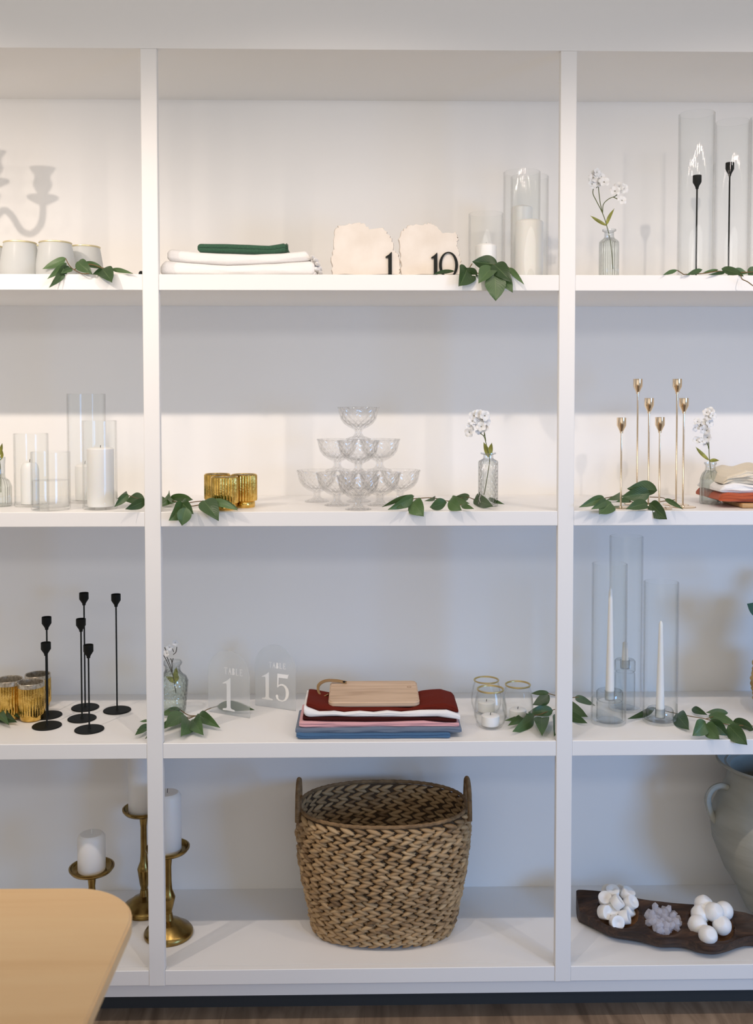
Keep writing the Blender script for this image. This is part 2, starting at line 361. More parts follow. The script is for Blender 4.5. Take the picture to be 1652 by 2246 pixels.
# ------------------------------------------------------------------ table
def make_table():
    zt = .75
    far = PZ(60, 1947, zt).y; rx = PZ(288, 2020, zt).x; r = .13
    t = thing('dining_table', 'light oak table with a rounded corner in the left foreground', 'table', (rx-.5, far-.6, 0))
    x0, x1, y0, y1 = -.72, .5, -.6-.12, .6
    pts = []
    for cx, cy, a0 in ((x1-r, y1-r, 0), (x0+r, y1-r, 90), (x0+r, y0+r, 180), (x1-r, y0+r, 270)):
        for k in range(13):
            a = math.radians(a0+k*7.5); pts.append((cx+r*math.cos(a), cy+r*math.sin(a)))
    bm = bmesh.new(); top = [bm.verts.new((x, y, zt)) for x, y in pts]; f = bm.faces.new(top)
    ex = bmesh.ops.extrude_face_region(bm, geom=[f]); bmesh.ops.translate(bm, verts=[v for v in ex['geom'] if isinstance(v, bmesh.types.BMVert)], vec=(0, 0, -.028))
    bmesh.ops.bevel(bm, geom=[e for e in bm.edges if abs(e.verts[0].co.z-e.verts[1].co.z) < 1e-6], offset=.004, segments=3, affect='EDGES')
    build('tabletop', bm, TABLEW, t)
    for sx in (x0+.1, x1-.1):
        for sy in (y0+.1, y1-.1):
            build('leg', lathe([(0, 0), (.016, 0), (.026, .72), (0, .72)], 20, c=(sx, sy, 0)), TABLEW, t)
make_table()

# ------------------------------------------------------------------ generic glass & candle builders
def cyl_vase(label, cx, Y, rpx, ytop, zs, group=None, cat='vase', name='glass_cylinder', m=None, th=.0028, base=.007):
    r = rpx*m_px(Y); p = P(cx, 1123 if zs == S2 else (600 if zs == S1 else 1560), Y); h = P(cx, ytop, Y).z-zs
    prof = [(0, 0), (r-.003, 0), (r, .003), (r, h-.001), (r-.0012, h), (r-th, h-.001), (r-th, base+.002), (r-th-.003, base), (0, base)]
    o = build(name, lathe(prof, 64, c=(0, 0, 0)), m or GLASS); o.location = (p.x, Y, zs+.0004)
    tag(o, label, cat, group); return Vector((p.x, Y, zs)), r, h
def pillar(label, c, r, h, wick=WICK, wh=.008, group=None, dome=.006, lean=0):
    t = thing('pillar_candle', label, 'candle', c, group)
    prof = [(0, 0), (r*.97, 0), (r, .003), (r, h-dome), (r-.003, h-dome*.4), (r-.008, h-dome*.05), (r*.3, h), (.002, h-.0015), (0, h-.0015)]
    build('wax_body', lathe(prof, 48), WAX, t)
    build('wick', tube([(0, 0, h-.002), (.0004, 0, h+wh*.6), (.0012, 0, h+wh)], .0009, n=6, sm=3), wick, t)
    return t
def taper(label, c, r0, r1, h, group='white taper candles in glass cylinders'):
    t = thing('taper_candle', label, 'candle', c, group)
    prof = [(0, 0), (r0, 0)]+[(r0+(r1-r0)*(k/10)**1.15, h*.96*k/10) for k in range(1, 11)]+[(r1*.8, h*.98), (r1*.4, h*.995), (0, h)]
    build('wax_body', lathe(prof, 32), WAX, t); build('wick', tube([(0, 0, h-.002), (0, 0, h+.003)], .0007, n=6, sm=2), WICKW, t)

# ------------------------------------------------------------------ garland sprigs
def make_leaf(B, T, W, roll_, bend, fold, view):
    """B base, T tip, W apparent full width"""
    ax = (T-B); Ln = ax.length; ax.normalize()
    side = ax.cross(view)
    side = side.normalized() if side.length > 1e-4 else ax.orthogonal().normalized()
    nr = side.cross(ax).normalized()
    if nr.z < 0 and abs(nr.z) > .3: nr = -nr
    side = (side*math.cos(roll_)+nr*math.sin(roll_)).normalized(); nr = side.cross(ax).normalized()
    if nr.z < 0: nr = -nr; side = -side
    W = W/max(.55, math.cos(roll_))
    bm = bmesh.new(); uvl = bm.loops.layers.uv.verify(); n, k = 14, 6; g = []
    for i in range(n+1):
        t = i/n; hw = .5*W*(math.sin(PI*min(1, t**.72))**.85 if 0 < t < 1 else 0)*(1.0)
        if t > .8: hw *= 1-.25*((t-.8)/.2)
        hw = max(hw, .0003)
        c = B+ax*(Ln*t)+nr*(math.sin(PI*t)*bend*Ln)
        row = []
        for j in range(k+1):
            s = (j/k-.5)*2
            row.append(bm.verts.new(c+side*(hw*s)+nr*(abs(s)*hw*fold+.04*W*math.sin(t*9+s*2)*abs(s))))
        g.append(row)
    for i in range(n):
        for j in range(k):
            f = bm.faces.new((g[i][j], g[i][j+1], g[i+1][j+1], g[i+1][j]))
            for lp, (a, b) in zip(f.loops, ((j, i), (j+1, i), (j+1, i+1), (j, i+1))): lp[uvl].uv = (a/k, b/n)
    return bm
def sprig(label, zs, leaves, stems, Yd=.04, Ymin=-.026, Ymax=.3, lift=.012, seed=1, mats=None):
    rnd = random.Random(seed)
    below = zs > CZ
    def pos(px, py, tip=False, hang=False, Yo=None):
        if Yo is not None: return P(px, py, Yo)
        if below:
            z0 = P(px, py, 0).z
            Y = -.030 if z0 < zs-.006 else (-.012 if z0 < zs+.002 else Yd)
            return P(px, py, Y)
        q = PZ(px, py, zs+lift) if py > 890 else P(px, py, Yd)
        if q.y < Ymin or hang: return P(px, py, Ymin)
        if q.y > Ymax: return P(px, py, Yd if Yd < Ymax else Ymax)
        return q
    org = pos(*stems[0][len(stems[0])//2]); org = Vector((org.x, max(org.y, .01), zs))
    t = thing('leaf_garland', label, 'garland', org, 'green leaf sprigs along the shelves')
    for st in stems:
        pts = [pos(*q)-org for q in st]
        pts = [Vector((p.x, p.y, max(p.z, .002) if p.y+org.y > 0 else p.z)) for p in pts]
        build('stem', tube(pts, .0013, n=6), STEMB, t)
    for lf in leaves:
        bx, by, tx, ty, wd = lf[:5]
        B = pos(bx, by); T = pos(tx, ty)
        if len(lf) > 5: B = P(bx, by, lf[5]); T = P(tx, ty, lf[6])
        # a leaf that hangs over the front edge keeps its base just over the board
        if T.y < 0 and B.y > .03 and len(lf) <= 5: B = P(bx, by, .02)
        view = ((B+T)/2-CAM).normalized()
        W = 1.27*wd*m_px((B.y+T.y)/2)
        bm = make_leaf(B-org, T-org, W, rnd.uniform(-.45, .45), rnd.uniform(.02, .10), rnd.uniform(.12, .4), view)
        for v in bm.verts:
            if v.co.y+org.y > 0 and v.co.z < .0012: v.co.z = .0012+.2*(rnd.random()*.001)
            if v.co.y+org.y <= 0 and v.co.y+org.y > -.004 and v.co.z < .0: v.co.y = -.004-org.y
        build('leaf', bm, LEAF, t, fix=False)
    return t
sprig('leafy green sprig drooping over the top shelf below the frosted jars', S1,
  [(144,566,93,590,14),(146,577,104,612,12),(146,580,108,631,15),(152,585,127,606,13),(159,590,133,600,9),(170,574,203,602,22),(182,578,226,588,11),(224,589,246,619,28),(226,593,203,602,11),(244,590,292,600,8)],
  [[(144,567),(152,582),(163,592),(180,600),(195,600)],[(163,592),(175,583),(200,580),(226,588),(244,590)]], seed=3)
sprig('big-leaved green sprig hanging over the top shelf right of the numbers 1 and 10', S1,
  [(1092,581,1036,574,27,.05,.05),(1081,587,1050,622,27),(1024,590,1007,628,34),(1086,602,1088,660,36),(1083,580,1123,620,28),(1090,598,1125,641,26),(1117,587,1150,624,10),(997,595,950,602,7),(1048,604,1014,590,15)],
  [[(1036,578),(1031,590),(1050,600),(1070,600)],[(1092,602),(1081,583),(1095,580),(1117,587)]], seed=5)
sprig('sparse green sprig lying on the top shelf by the tall glass cylinders', S1,
  [(1583,589,1632,606,15),(1610,592,1640,600,12),(1541,592,1506,603,9),(1486,593,1455,603,7),(1576,592,1542,598,5),(1590,598,1554,603,6),(1640,592,1672,602,18),(1650,600,1690,612,14)],
  [[(1500,602),(1541,600),(1576,595),(1610,598),(1660,596)],[(1625,603),(1628,612),(1640,618),(1652,627)],[(1486,593),(1500,602)]], seed=8)
sprig('green sprig running behind the left upright on the second shelf', S2,
  [(281,1084,251,1112,13),(280,1084,256,1095,12),(316,1094,275,1100,22),(320,1098,275,1117,17),(368,1090,350,1108,22),(402,1106,371,1142,30),(372,1092,424,1096,14),(398,1101,425,1127,24),(408,1113,399,1153,25),(446,1098,480,1142,32),(464,1098,522,1119,14),(482,1096,523,1116,8),(345,1095,378,1104,20)],
  [[(280,1086),(316,1096),(350,1092),(400,1103),(433,1100),(480,1097)],[(400,1103),(420,1110),(450,1104)]], seed=11, Yd=.06, lift=.014)
sprig('long green sprig in front of the crystal coupe tower on the second shelf', S2,
  [(908,1088,851,1118,18),(906,1086,838,1112,9),(905,1100,930,1132,32),(900,1104,872,1115,12),(980,1103,943,1113,20),(985,1098,1013,1119,23),(1012,1108,1040,1116,10),(1030,1089,990,1094,14),(990,1096,1030,1104,18),(1040,1095,1082,1110,26),(1072,1093,1107,1106,8),(955,1090,931,1099,7)],
  [[(895,1095),(920,1093),(950,1092),(985,1099),(1020,1090),(1040,1095),(1060,1098)],[(985,1099),(1000,1106),(1014,1108)],[(895,1095),(908,1088)]], seed=14, Yd=.06)
sprig('dark green sprig in front of the gold candlesticks on the second shelf', S2,
  [(1325,1091,1270,1113,16),(1330,1097,1297,1117,15),(1341,1102,1315,1128,30),(1364,1086,1330,1097,13),(1426,1082,1364,1089,26,.05,.05),(1442,1076,1376,1072,26,.04,.05),(1384,1098,1351,1101,11),(1421,1105,1373,1117,20),(1426,1103,1464,1139,28),(1459,1094,1499,1117,9)],
  [[(1325,1093),(1364,1087),(1384,1100),(1410,1105),(1450,1100),(1482,1096)],[(1425,1090),(1455,1092),(1462,1100)]], seed=17, Yd=.05)
sprig('two green leaves at the left edge in front of the gold votives', S3,
  [(-8,1555,38,1584,25),(4,1549,45,1575,17),(-10,1560,20,1590,18)], [[(-20,1558),(-8,1555),(5,1549)]], seed=20)
sprig('green sprig in front of the crackle glass vase beside the table signs', S3,
  [(395,1556,352,1568,14),(403,1567,362,1597,27),(412,1577,398,1615,34),(424,1578,447,1612,30),(435,1568,483,1596,21),(476,1549,558,1557,18),(380,1582,345,1602,12),(330,1590,296,1613,14),(332,1580,306,1583,5),(334,1595,300,1600,5),(345,1600,318,1621,8)],
  [[(330,1590),(380,1582),(412,1573),(430,1570),(455,1556),(476,1549)],[(395,1556),(412,1568),(430,1570)],[(412,1577),(424,1572)]], seed=24, Yd=.12)
sprig('dark green sprig to the right of the gold-rimmed jars on the third shelf', S3,
  [(1204,1520,1165,1521,9),(1204,1524,1168,1546,22),(1158,1570,1105,1581,8),(1162,1568,1114,1592,15),(1172,1572,1125,1605,25),(1213,1559,1158,1563,20),(1188,1574,1190,1614,28),(1224,1570,1216,1615,22),(1262,1529,1306,1548,13),(1245,1545,1290,1572,22),(1245,1566,1289,1586,16)],
  [[(1270,1529),(1240,1530),(1202,1521)],[(1250,1550),(1213,1557),(1180,1568),(1160,1569)]], seed=28, Yd=.1)
sprig('bright green sprig trailing to the right of the glass cylinders on the third shelf', S3,
  [(1437,1553,1377,1577,12),(1484,1566,1512,1600,30),(1548,1583,1520,1614,27),(1518,1554,1552,1568,13),(1597,1564,1548,1563,11),(1555,1568,1616,1589,18),(1548,1588,1579,1621,27),(1558,1580,1597,1614,24),(1598,1590,1640,1634,30),(1607,1583,1656,1601,20),(1660,1590,1700,1615,24)],
  [[(1520,1572),(1548,1577),(1600,1590),(1630,1591),(1672,1594)],[(1548,1577),(1580,1567)],[(1437,1553),(1470,1562),(1520,1572)]], seed=31, Yd=.1)

# ------------------------------------------------------------------ yogurt-style jars
def jar(label, cx, Y, rpx, ytop, zs, m, rim, group, ybase=None):
    r = rpx*m_px(Y); p = P(cx, ytop+30, Y); h = P(cx, ytop, Y).z-zs
    t = thing('glass_jar', label, 'jar', (p.x, Y, zs+.0004), group)
    th = .0022
    o_ = [(.62, 0), (.70, .02), (.88, .14), (.985, .30), (1.0, .42), (.96, .60), (.86, .82), (.79, .93), (.775, .96)]
    if m is FROST: o_ = [(.86, 0), (.94, .03), (.99, .12), (1.0, .24), (.985, .38), (.94, .56), (.87, .78), (.82, .92), (.80, .96)]
    prof = [(0, 0)]+[(a*r, b*h) for a, b in o_]+[(a*r-th, max(b*h, .005)) for a, b in o_[::-1]]+[(0, .005)]
    build('jar_body', lathe(prof, 56), m, t)
    build('gold_band', lathe([(.75*r, .955*h), (.80*r, .95*h), (.835*r, .97*h), (.83*r, .99*h), (.80*r, h), (.76*r, .985*h), (.75*r, .955*h)], 56), rim, t)
    return Vector((p.x, Y, zs)), r, h
G = 'frosted jars with gold rims'
jar('frosted jar with gold rim in the front row, left one of the pair', 44, .10, 42, 532, S1, FROST, GOLDP, G)
jar('frosted jar with gold rim in the front row, behind the leaf sprig', 122, .10, 42, 532, S1, FROST, GOLDP, G)
jar('frosted jar with gold rim in the back row, nearest the left upright', 187, .20, 39, 541, S1, FROST, GOLDP, G)
jar('frosted jar in the back row seen between the two front jars', 84, .21, 38, 541, S1, FROST, GOLDP, G)
jar('frosted jar in the back row cut by the left edge of the photo', -22, .21, 38, 541, S1, FROST, GOLDP, G)
G = 'clear jars with gold rims'
for lab, cx, Yc, rp, yt in (('clear jar with gold rim, rear left', 1067, .235, 34, 1490, ), ('clear jar with gold rim, rear right beside leaves', 1136, .165, 34.5, 1500), ('clear jar with gold rim, front of three', 1076, .115, 36.5, 1510)):
    c, r, h = jar(lab, cx, Yc, rp, yt, S3, GLASS, GOLDR, G)
    pillar('short white candle inside the '+lab, c+Vector((0, 0, .0058)), r*.55, .028, group='small candles in the clear jars', dome=.003, wh=.005)

# ------------------------------------------------------------------ cylinders with candles
G = 'clear glass cylinder vases'
c, r, h = cyl_vase('short clear glass cylinder holding a low candle, right of the stone numbers', 1066, .16, 38, 469, S1, G)
pillar('low white candle in the short cylinder', c+Vector((0, 0, .0075)), .029, P(1066, 535, .16).z-S1-.008, group='white candles on the top shelf', wh=.004)
c, r, h = cyl_vase('tallest clear glass cylinder at the back beside the right upright', 1144, .27, 40, 378, S1, G)
pillar('white candle in the rear cylinder, peeking over the front candle', c+Vector((0, 0, .0075)), .030, P(1155, 452, .27).z-S1-.008, group='white candles on the top shelf', wh=.004)
c, r, h = cyl_vase('large clear glass cylinder in front beside the right upright', 1161, .13, 41, 388, S1, G)
pillar('tall white candle in the front cylinder beside the right upright', c+Vector((0, 0, .0075)), .037, P(1166, 483, .13).z-S1-.008, group='white candles on the top shelf', wh=.004)
G2 = 'clear glass cylinders over black candlesticks'
def candlestick(label, cx, cyb, yt, zs, m, group, Y=None, rb=.039, cupr=.0132, cuph=.036, stemr=.0022, name='candlestick', baseh=.0035):
    c = PZ(cx, cyb, zs) if Y is None else P(cx, cyb, Y); c.z = zs
    h = P(cx, yt, c.y).z-zs
    t = thing(name, label, 'candlestick', c, group)
    build('base', lathe([(0, 0), (rb-.001, 0), (rb, .001), (rb, baseh-.001), (rb-.001, baseh), (0, baseh)], 56), m, t)
    build('stem', lathe([(0, baseh-.0005), (stemr*2, baseh), (stemr, baseh+.004), (stemr, h-cuph+.001), (0, h-cuph+.001)], 16), m, t)
    z = h-cuph; a = cupr
    build('candle_cup', lathe([(0, z), (a*.34, z), (a*.38, z+.004), (a*.38, z+.005), (a, z+cuph*.50), (a, h-.0004), (a-.0004, h), (a-.0012, h-.0004), (a-.0014, z+cuph*.55), (0, z+cuph*.5)], 32), m, t)
    return c
c, r, h = cyl_vase('tall clear glass cylinder over the shorter black candlestick', 1525, .14, 38.5, 250, S1, G2)
c2, r, h = cyl_vase('tall clear glass cylinder over the taller black candlestick', 1603, .20, 37, 268, S1, G2)
cyl_vase('clear glass cylinder cut by the right edge on the top shelf', 1682, .14, 38.5, 256, S1, G2)
candlestick('black candlestick inside the left tall glass cylinder on the top shelf', 1527, 600, 391, S1, BLACK, 'black candlesticks in glass', Y=.14, rb=.03, cupr=.0115)
bpy.context.view_layer.update()
candlestick('taller black candlestick inside the right glass cylinder on the top shelf', 1598, 600, 363, S1, BLACK, 'black candlesticks in glass', Y=.20, rb=.03, cupr=.0115)
for o in list(COL.objects):
    if o.name.startswith('candlestick') and o.parent is None: o.location.z += .0075
for o in list(COL.objects):
    pass

# second shelf, left
G = 'clear glass cylinders with white candles, second shelf'
c, r, h = cyl_vase('clear glass cylinder with a rounded white candle, behind the water glass', 70, .145, 36.5, 951, S2, G)
pillar('rounded white candle in the cylinder left of the water glass', c+Vector((-.004, 0, .0075)), .024, P(60, 1013, .145).z-S2-.008, group='white candles on the second shelf', dome=.02)
c, r, h = cyl_vase('short wide clear glass half filled with water, second shelf', 112, .065, 41.5, 991, S2, G)
wz = P(112, 1053, .065).z-S2
o = build('water', lathe([(0, .0078), (r-.0033, .0078), (r-.0033, wz), (0, wz)], 56), WATER); o.location = c; tag(o, 'clear water filling the lower half of the short wide glass', 'water')
c, r, h = cyl_vase('tallest clear glass cylinder at the back of the second shelf', 192, .25, 41, 864, S2, G)
pillar('white candle inside the tallest cylinder on the second shelf', c+Vector((-.006, 0, .0075)), .027, .10, group='white candles on the second shelf')
c, r, h = cyl_vase('clear glass cylinder holding the tall white candle beside the left upright', 220, .075, 37, 923, S2, G)
pillar('tall white pillar candle with burnt wick in the front cylinder', c+Vector((.002, 0, .0075)), .0345, P(220, 981, .075).z-S2-.008, group='white candles on the second shelf', dome=.004, wh=.006)

# third shelf, right
G = 'tall glass cylinders with taper candles'
def holder(label, c, r, h, cup, hollow=True):
    t = thing('taper_holder', label, 'candle holder', c, 'clear glass taper holders')
    prof = [(0, 0), (r*.9, 0), (r, .003)]
    if hollow: prof += [(r*.98, h-cup-.004), (r*.86, h-cup), (r, h-cup+.004)]
    prof += [(r, h-.004), (r-.003, h), (.016, h), (.0125, h-.004), (.0115, h-.024), (0, h-.024)]
    build('glass_block', lathe(prof, 48), GLASST, t)
    build('socket', lathe([(.0135, h-.026), (.0135, h+.0005), (.0128, h+.0005), (.0125, h-.024), (0, h-.024), (0, h-.026), (.0135, h-.026)], 32), GLASST, t)
c, r, h = cyl_vase('tall glass cylinder at the back with a low taper behind the others', 1371, .262, 36.5, 1176, S3, G)
hh = P(1371, 1452, .262).z-S3; holder('tall clear glass taper holder inside the rear cylinder', c+Vector((-.001, 0, .0075)), .029, hh, .035)
taper('stub of white taper candle in the rear cylinder', c+Vector((-.001, 0, .0085+hh-.024)), .0105, .007, P(1361, 1408, .262).z-S3-hh+.016)
c, r, h = cyl_vase('tall glass cylinder nearest the right upright with the longest taper', 1335, .146, 38.5, 1236, S3, G)
hh = P(1335, 1520, .146).z-S3; holder('clear glass taper holder with two tiers in the cylinder nearest the upright', c+Vector((.003, 0, .0075)), .036, hh, .028)
taper('longest white taper candle, nearest the right upright', c+Vector((.003, 0, .0085+hh-.024)), .0122, .0052, P(1335, 1290, .146).z-S3-hh+.016)
c, r, h = cyl_vase('glass cylinder with the shorter taper, rightmost of the three', 1448, .148, 38, 1276, S3, G)
hh = .03; holder('low clear glass taper holder in the rightmost cylinder', c+Vector((0, 0, .0075)), .036, hh, .03, False)
taper('white taper candle in the rightmost cylinder', c+Vector((0, 0, .0085+hh-.024)), .0122, .0055, P(1448, 1362, .148).z-S3-hh+.016)

# ------------------------------------------------------------------ candlesticks
G = 'matte black candlesticks on the third shelf'
for lab, cx, cyb, yt in (('black candlestick of medium height, rear left', 105, 1570, 1353), ('short black candlestick, front left', 103, 1593, 1409),
    ('tallest black candlestick in the middle, at the back', 187, 1553, 1300), ('medium black candlestick in the middle', 180, 1577, 1357),
    ('short black candlestick at the front, in the middle of the group', 196, 1601, 1414), ('tall black candlestick standing alone at the right of the group', 257, 1559, 1303)):
    candlestick(lab, cx, cyb, yt, S3, BLACK, G)
G = 'gold candlesticks on the second shelf'
for lab, cx, cyb, yt, Y in (('short gold candlestick, leftmost of the six', 1362, 1104, 916, .07), ('tall gold candlestick second from left', 1397, 1096, 831, .16), ('medium gold candlestick third from left', 1422, 1104, 873, .11),
    ('short gold candlestick fourth from left', 1446, 1106, 915, .05), ('tall gold candlestick at the right, behind', 1483, 1098, 831, .14), ('medium gold candlestick, rightmost of the six', 1498, 1103, 873, .085)):
    candlestick(lab, cx, cyb, yt, S2, GOLD, G, Y=Y, rb=.034, cupr=.0125, cuph=.041, stemr=.0024, baseh=.002)

# ------------------------------------------------------------------ gold votives
def votive(label, cx, Y, rpx, ytop, zs, group, step=True, ribs=26):
    r = rpx*m_px(Y); p = P(cx, ytop+30, Y); h = P(cx, ytop, Y).z-zs
    t = thing('votive_holder', label, 'candle holder', (p.x, Y, zs), group)
    am = .028 if step else .018
    rib = lambda th, rr, z: rr*(1+am*(2*abs(math.sin(th*ribs/2))-1))
    zb = h*.2 if step else h*.16
    prof = [(r*.80, zb), (r*.97, zb+.0005), (r, zb+.004), (r, h-.003 if step else h*.88)]
    build('ribbed_body', lathe(prof, ribs*10, rib), GOLDV, t)
    if step: build('base_ring', lathe([(0, 0), (r*.82, 0), (r*.86, .004), (r*.86, zb-.003), (r*.80, zb+.0003), (0, zb+.0003)], 48), GOLDV, t)
    else: build('base_ring', lathe([(0, 0), (r*.72, 0), (r*.88, .005), (r*.95, zb), (r*.80, zb+.0003), (0, zb+.0003)], 48), GOLDV, t)
    top = h-.003 if step else h*.88
    build('rim', lathe([(r*1.0, top), (r*1.005, h-.001), (r*.98, h), (r*.93, h-.001), (r*.92, top)], 64), GOLDL if not step else GOLDV, t)
    build('lining', lathe([(r*.965, h-.0015), (r*.90, h-.002), (r*.87, zb+.004), (0, zb+.004)], 48), GOLDL, t)
G = 'three ribbed gold votives, second shelf'
votive('ribbed gold votive at the back left of the trio on the second shelf', 477, .145, 28, 1039, S2, G)
votive('ribbed gold votive standing at the front of the trio on the second shelf', 493, .055, 29.5, 1045, S2, G)
votive('ribbed gold votive at the right of the trio on the second shelf', 535.5, .115, 28, 1040, S2, G)
G = 'three ribbed gold votives, third shelf'
votive('gold mercury votive cut by the left edge, third shelf', 20, .215, 30, 1489, S3, G, False)
votive('gold mercury votive in front, right beside the leftmost black candlestick', 68.5, .20, 28.5, 1495, S3, G, False)
votive('gold mercury votive behind the leftmost black candlesticks', 83, .31, 27.5, 1478, S3, G, False)

# ------------------------------------------------------------------ coupe tower
def coupe_mesh():
    r, h = .0578, .0885
    o_ = [(.034, 0), (.0345, .0015), (.030, .004), (.016, .009), (.0115, .014), (.0105, .022), (.013, .027), (.026, .033), (.040, .043), (.049, .056), (.053, .070), (.0545, .080), (.0578, h-.001)]
    i_ = [(.0572, h), (.0555, h-.001), (.0522, .079), (.0500, .069), (.0455, .055), (.036, .044), (.022, .0365), (0, .034)]
    bowl = lathe([(.0105, .022), (.013, .027), (.026, .033), (.040, .043), (.049, .056), (.053, .070), (.0545, .080), (.0578, h-.001)]+i_, 72)
    foot = lathe([(0, 0)]+o_[:6], 72)
    def mk(n, bm):
        bmesh.ops.recalc_face_normals(bm, faces=bm.faces); me = bpy.data.meshes.new(n); bm.to_mesh(me); bm.free(); me.materials.append(CRYSTAL)
        me.polygons.foreach_set('use_smooth', [True]*len(me.polygons)); return me
    return mk('bowl', bowl), mk('foot', foot)
CB, CF = coupe_mesh()
cx0 = P(786, 1110, .045).x
tower = [(0, .046, 0, 'front coupe of the bottom layer'), (-.0585, .147, 0, 'bottom-layer coupe just left of the front one'), (.0585, .147, 0, 'bottom-layer coupe just right of the front one'),
 (-.117, .248, 0, 'bottom-layer coupe at the far left of the tower'), (0, .248, 0, 'bottom-layer coupe hidden at the back centre'), (.117, .248, 0, 'bottom-layer coupe at the far right of the tower'),
 (0, .113, 1, 'middle-layer coupe at the front of the tower'), (-.0585, .214, 1, 'middle-layer coupe at the left of the tower'), (.0585, .214, 1, 'middle-layer coupe at the right of the tower'), (0, .180, 2, 'single cut crystal coupe on the very top of the tower')]
for dx, Y, l, lab in tower:
    t = thing('coupe_glass', lab+(', cut crystal' if l < 2 else ''), 'glass', (cx0+dx, Y, S2+.0003+l*.0890), 'cut crystal coupes stacked as a tower')
    for n, me in (('bowl', CB), ('foot', CF)):
        o = bpy.data.objects.new(n, me); COL.objects.link(o); o.parent = t; o.rotation_euler[2] = 0

# ------------------------------------------------------------------ bud vases and flowers
def blossom(c, r, rnd, parent):
    nrm = Vector((rnd.uniform(-.7, .7), -1, rnd.uniform(-.3, .7))).normalized(); a = nrm.orthogonal().normalized(); b = nrm.cross(a)
    bm = bmesh.new(); a0 = rnd.random()*6
    for k in range(5):
        t = a0+k*2*PI/5; d = a*math.cos(t)+b*math.sin(t); s = nrm.cross(d); rows = []
        for i in range(6):
            u = i/5; hw = r*.55*math.sin(PI*(.12+.80*u))**.8; cc = d*(r*u)+nrm*(r*(.35*math.sin(u*2.2)-.12*u))
            rows.append([bm.verts.new(c+cc+s*(hw*q)+nrm*(r*.12*abs(q)*(1 if k % 2 else .4))) for q in (-1, -.5, 0, .5, 1)])
        for i in range(5):
            for j in range(4): bm.faces.new((rows[i][j], rows[i][j+1], rows[i+1][j+1], rows[i+1][j]))
    build('blossom', bm, PETAL, parent, fix=False)
    bm = bmesh.new(); bmesh.ops.create_uvsphere(bm, u_segments=8, v_segments=6, radius=r*.09, matrix=Matrix.Translation(c+nrm*r*.12)); build('flower_centre', bm, PISTIL, parent)
def flower(label, Y, stems, blossoms, leaves, seed, br=11, sm=STEMG, petals=True, name='flower_stem', jit=.012):
    rnd = random.Random(seed); base = P(*stems[0][0], Y)
    t = thing(name, label, 'flower', base)
    for s in stems: build('stem', tube([P(x, y, Y)-base for x, y in s], .0011, n=6), sm, t)
    for bx, by in blossoms: blossom(P(bx, by, Y+rnd.uniform(-jit, jit*.3))-base, br*m_px(Y)*rnd.uniform(.85, 1.2), rnd, t)
    for l in leaves:
        B, T = P(l[0], l[1], Y)-base, P(l[2], l[3], Y-.008)-base
        build('leaf', make_leaf(B, T, l[4]*m_px(Y), rnd.uniform(-.3, .3), .12, .3, FW), OLIVE, t, fix=False)
def bud_vase(label, cx, Y, ytop, zs, prof, m, lipm=None, n=96, th=.002):
    """profile as (r_px, fraction of height)"""
    s = m_px(Y); h = P(cx, ytop, Y).z-zs; p = P(cx, ytop+60, Y)
    t = thing('bud_vase', label, 'vase', (p.x, Y, zs+.0004))
    o_ = [(a*s, b*h) for a, b in prof]; nb_ = [q for q in o_ if q[1] < .85*h]; nk = [q for q in o_ if q[1] >= nb_[-1][1]]
    build('body', lathe([(0, 0)]+nb_+[(max(a-th, .001), max(b, .006)) for a, b in nb_[::-1]]+[(0, .006)], n), m, t)
    build('neck', lathe(nk+[(a-th, b) for a, b in nk[::-1]], 64), lipm or GLASST, t)
V = P(1336, 560, .13)
bud_vase('fluted clear glass bottle vase with a flower, right of the upright on the top shelf', 1336, .13, 504, S1, [(21, 0), (22, .02), (22, .70), (21.5, .76), (17, .80), (12, .83), (10.5, .86), (10.5, .95), (15, .97), (15, 1)], FLUTE)
flower('white flowering stem in the fluted glass vase on the top shelf', .13, [[(1345, 590), (1340, 535), (1331, 495), (1322, 468), (1308, 440), (1301, 425), (1302, 410)], [(1322, 468), (1316, 440), (1313, 405), (1316, 392)], [(1322, 468), (1324, 448), (1336, 436), (1350, 430), (1364, 418)], [(1345, 432), (1362, 440)], [(1308, 412), (1322, 402)], [(1352, 428), (1357, 415)]],
  [(1301, 391), (1309, 378), (1318, 388), (1298, 404), (1312, 402), (1325, 400), (1349, 420), (1358, 412), (1368, 414), (1364, 440), (1306, 384)], [(1330, 494, 1348, 457, 8), (1331, 495, 1295, 473, 7)], 3, br=11)
bud_vase('clear glass bud vase with a diamond-cut body, right of the coupe tower', 1071, .12, 993, S2, [(20, 0), (22, .015), (22, .82), (21, .845), (13, .88), (11, .90), (11, .96), (17, .975), (17, 1)], CRYSTALV)
flower('white blossoms on a stem in the diamond-cut glass vase', .12, [[(1062, 1085), (1070, 1040), (1074, 1008), (1068, 980), (1062, 958), (1052, 950), (1044, 946)], [(1066, 968), (1062, 945), (1056, 925), (1048, 914)], [(1062, 958), (1063, 940), (1060, 928)], [(1056, 951), (1050, 938)]],
  [(1040, 912), (1050, 908), (1063, 912), (1036, 924), (1048, 921), (1058, 920), (1067, 925), (1030, 938), (1045, 936), (1056, 936), (1064, 938), (1030, 948), (1050, 944)], [(1072, 1003, 1061, 970, 11), (1073, 1003, 1079, 971, 11)], 6, br=11)
bud_vase('rounded clear glass bottle vase with white orchids, near the folded cloths', 1558, .17, 1014, S2, [(21, 0), (22.5, .03), (22.5, .45), (22, .60), (18, .72), (12, .80), (10.5, .87), (11, .93), (13.5, .96), (13.5, 1)], BOTTLE)
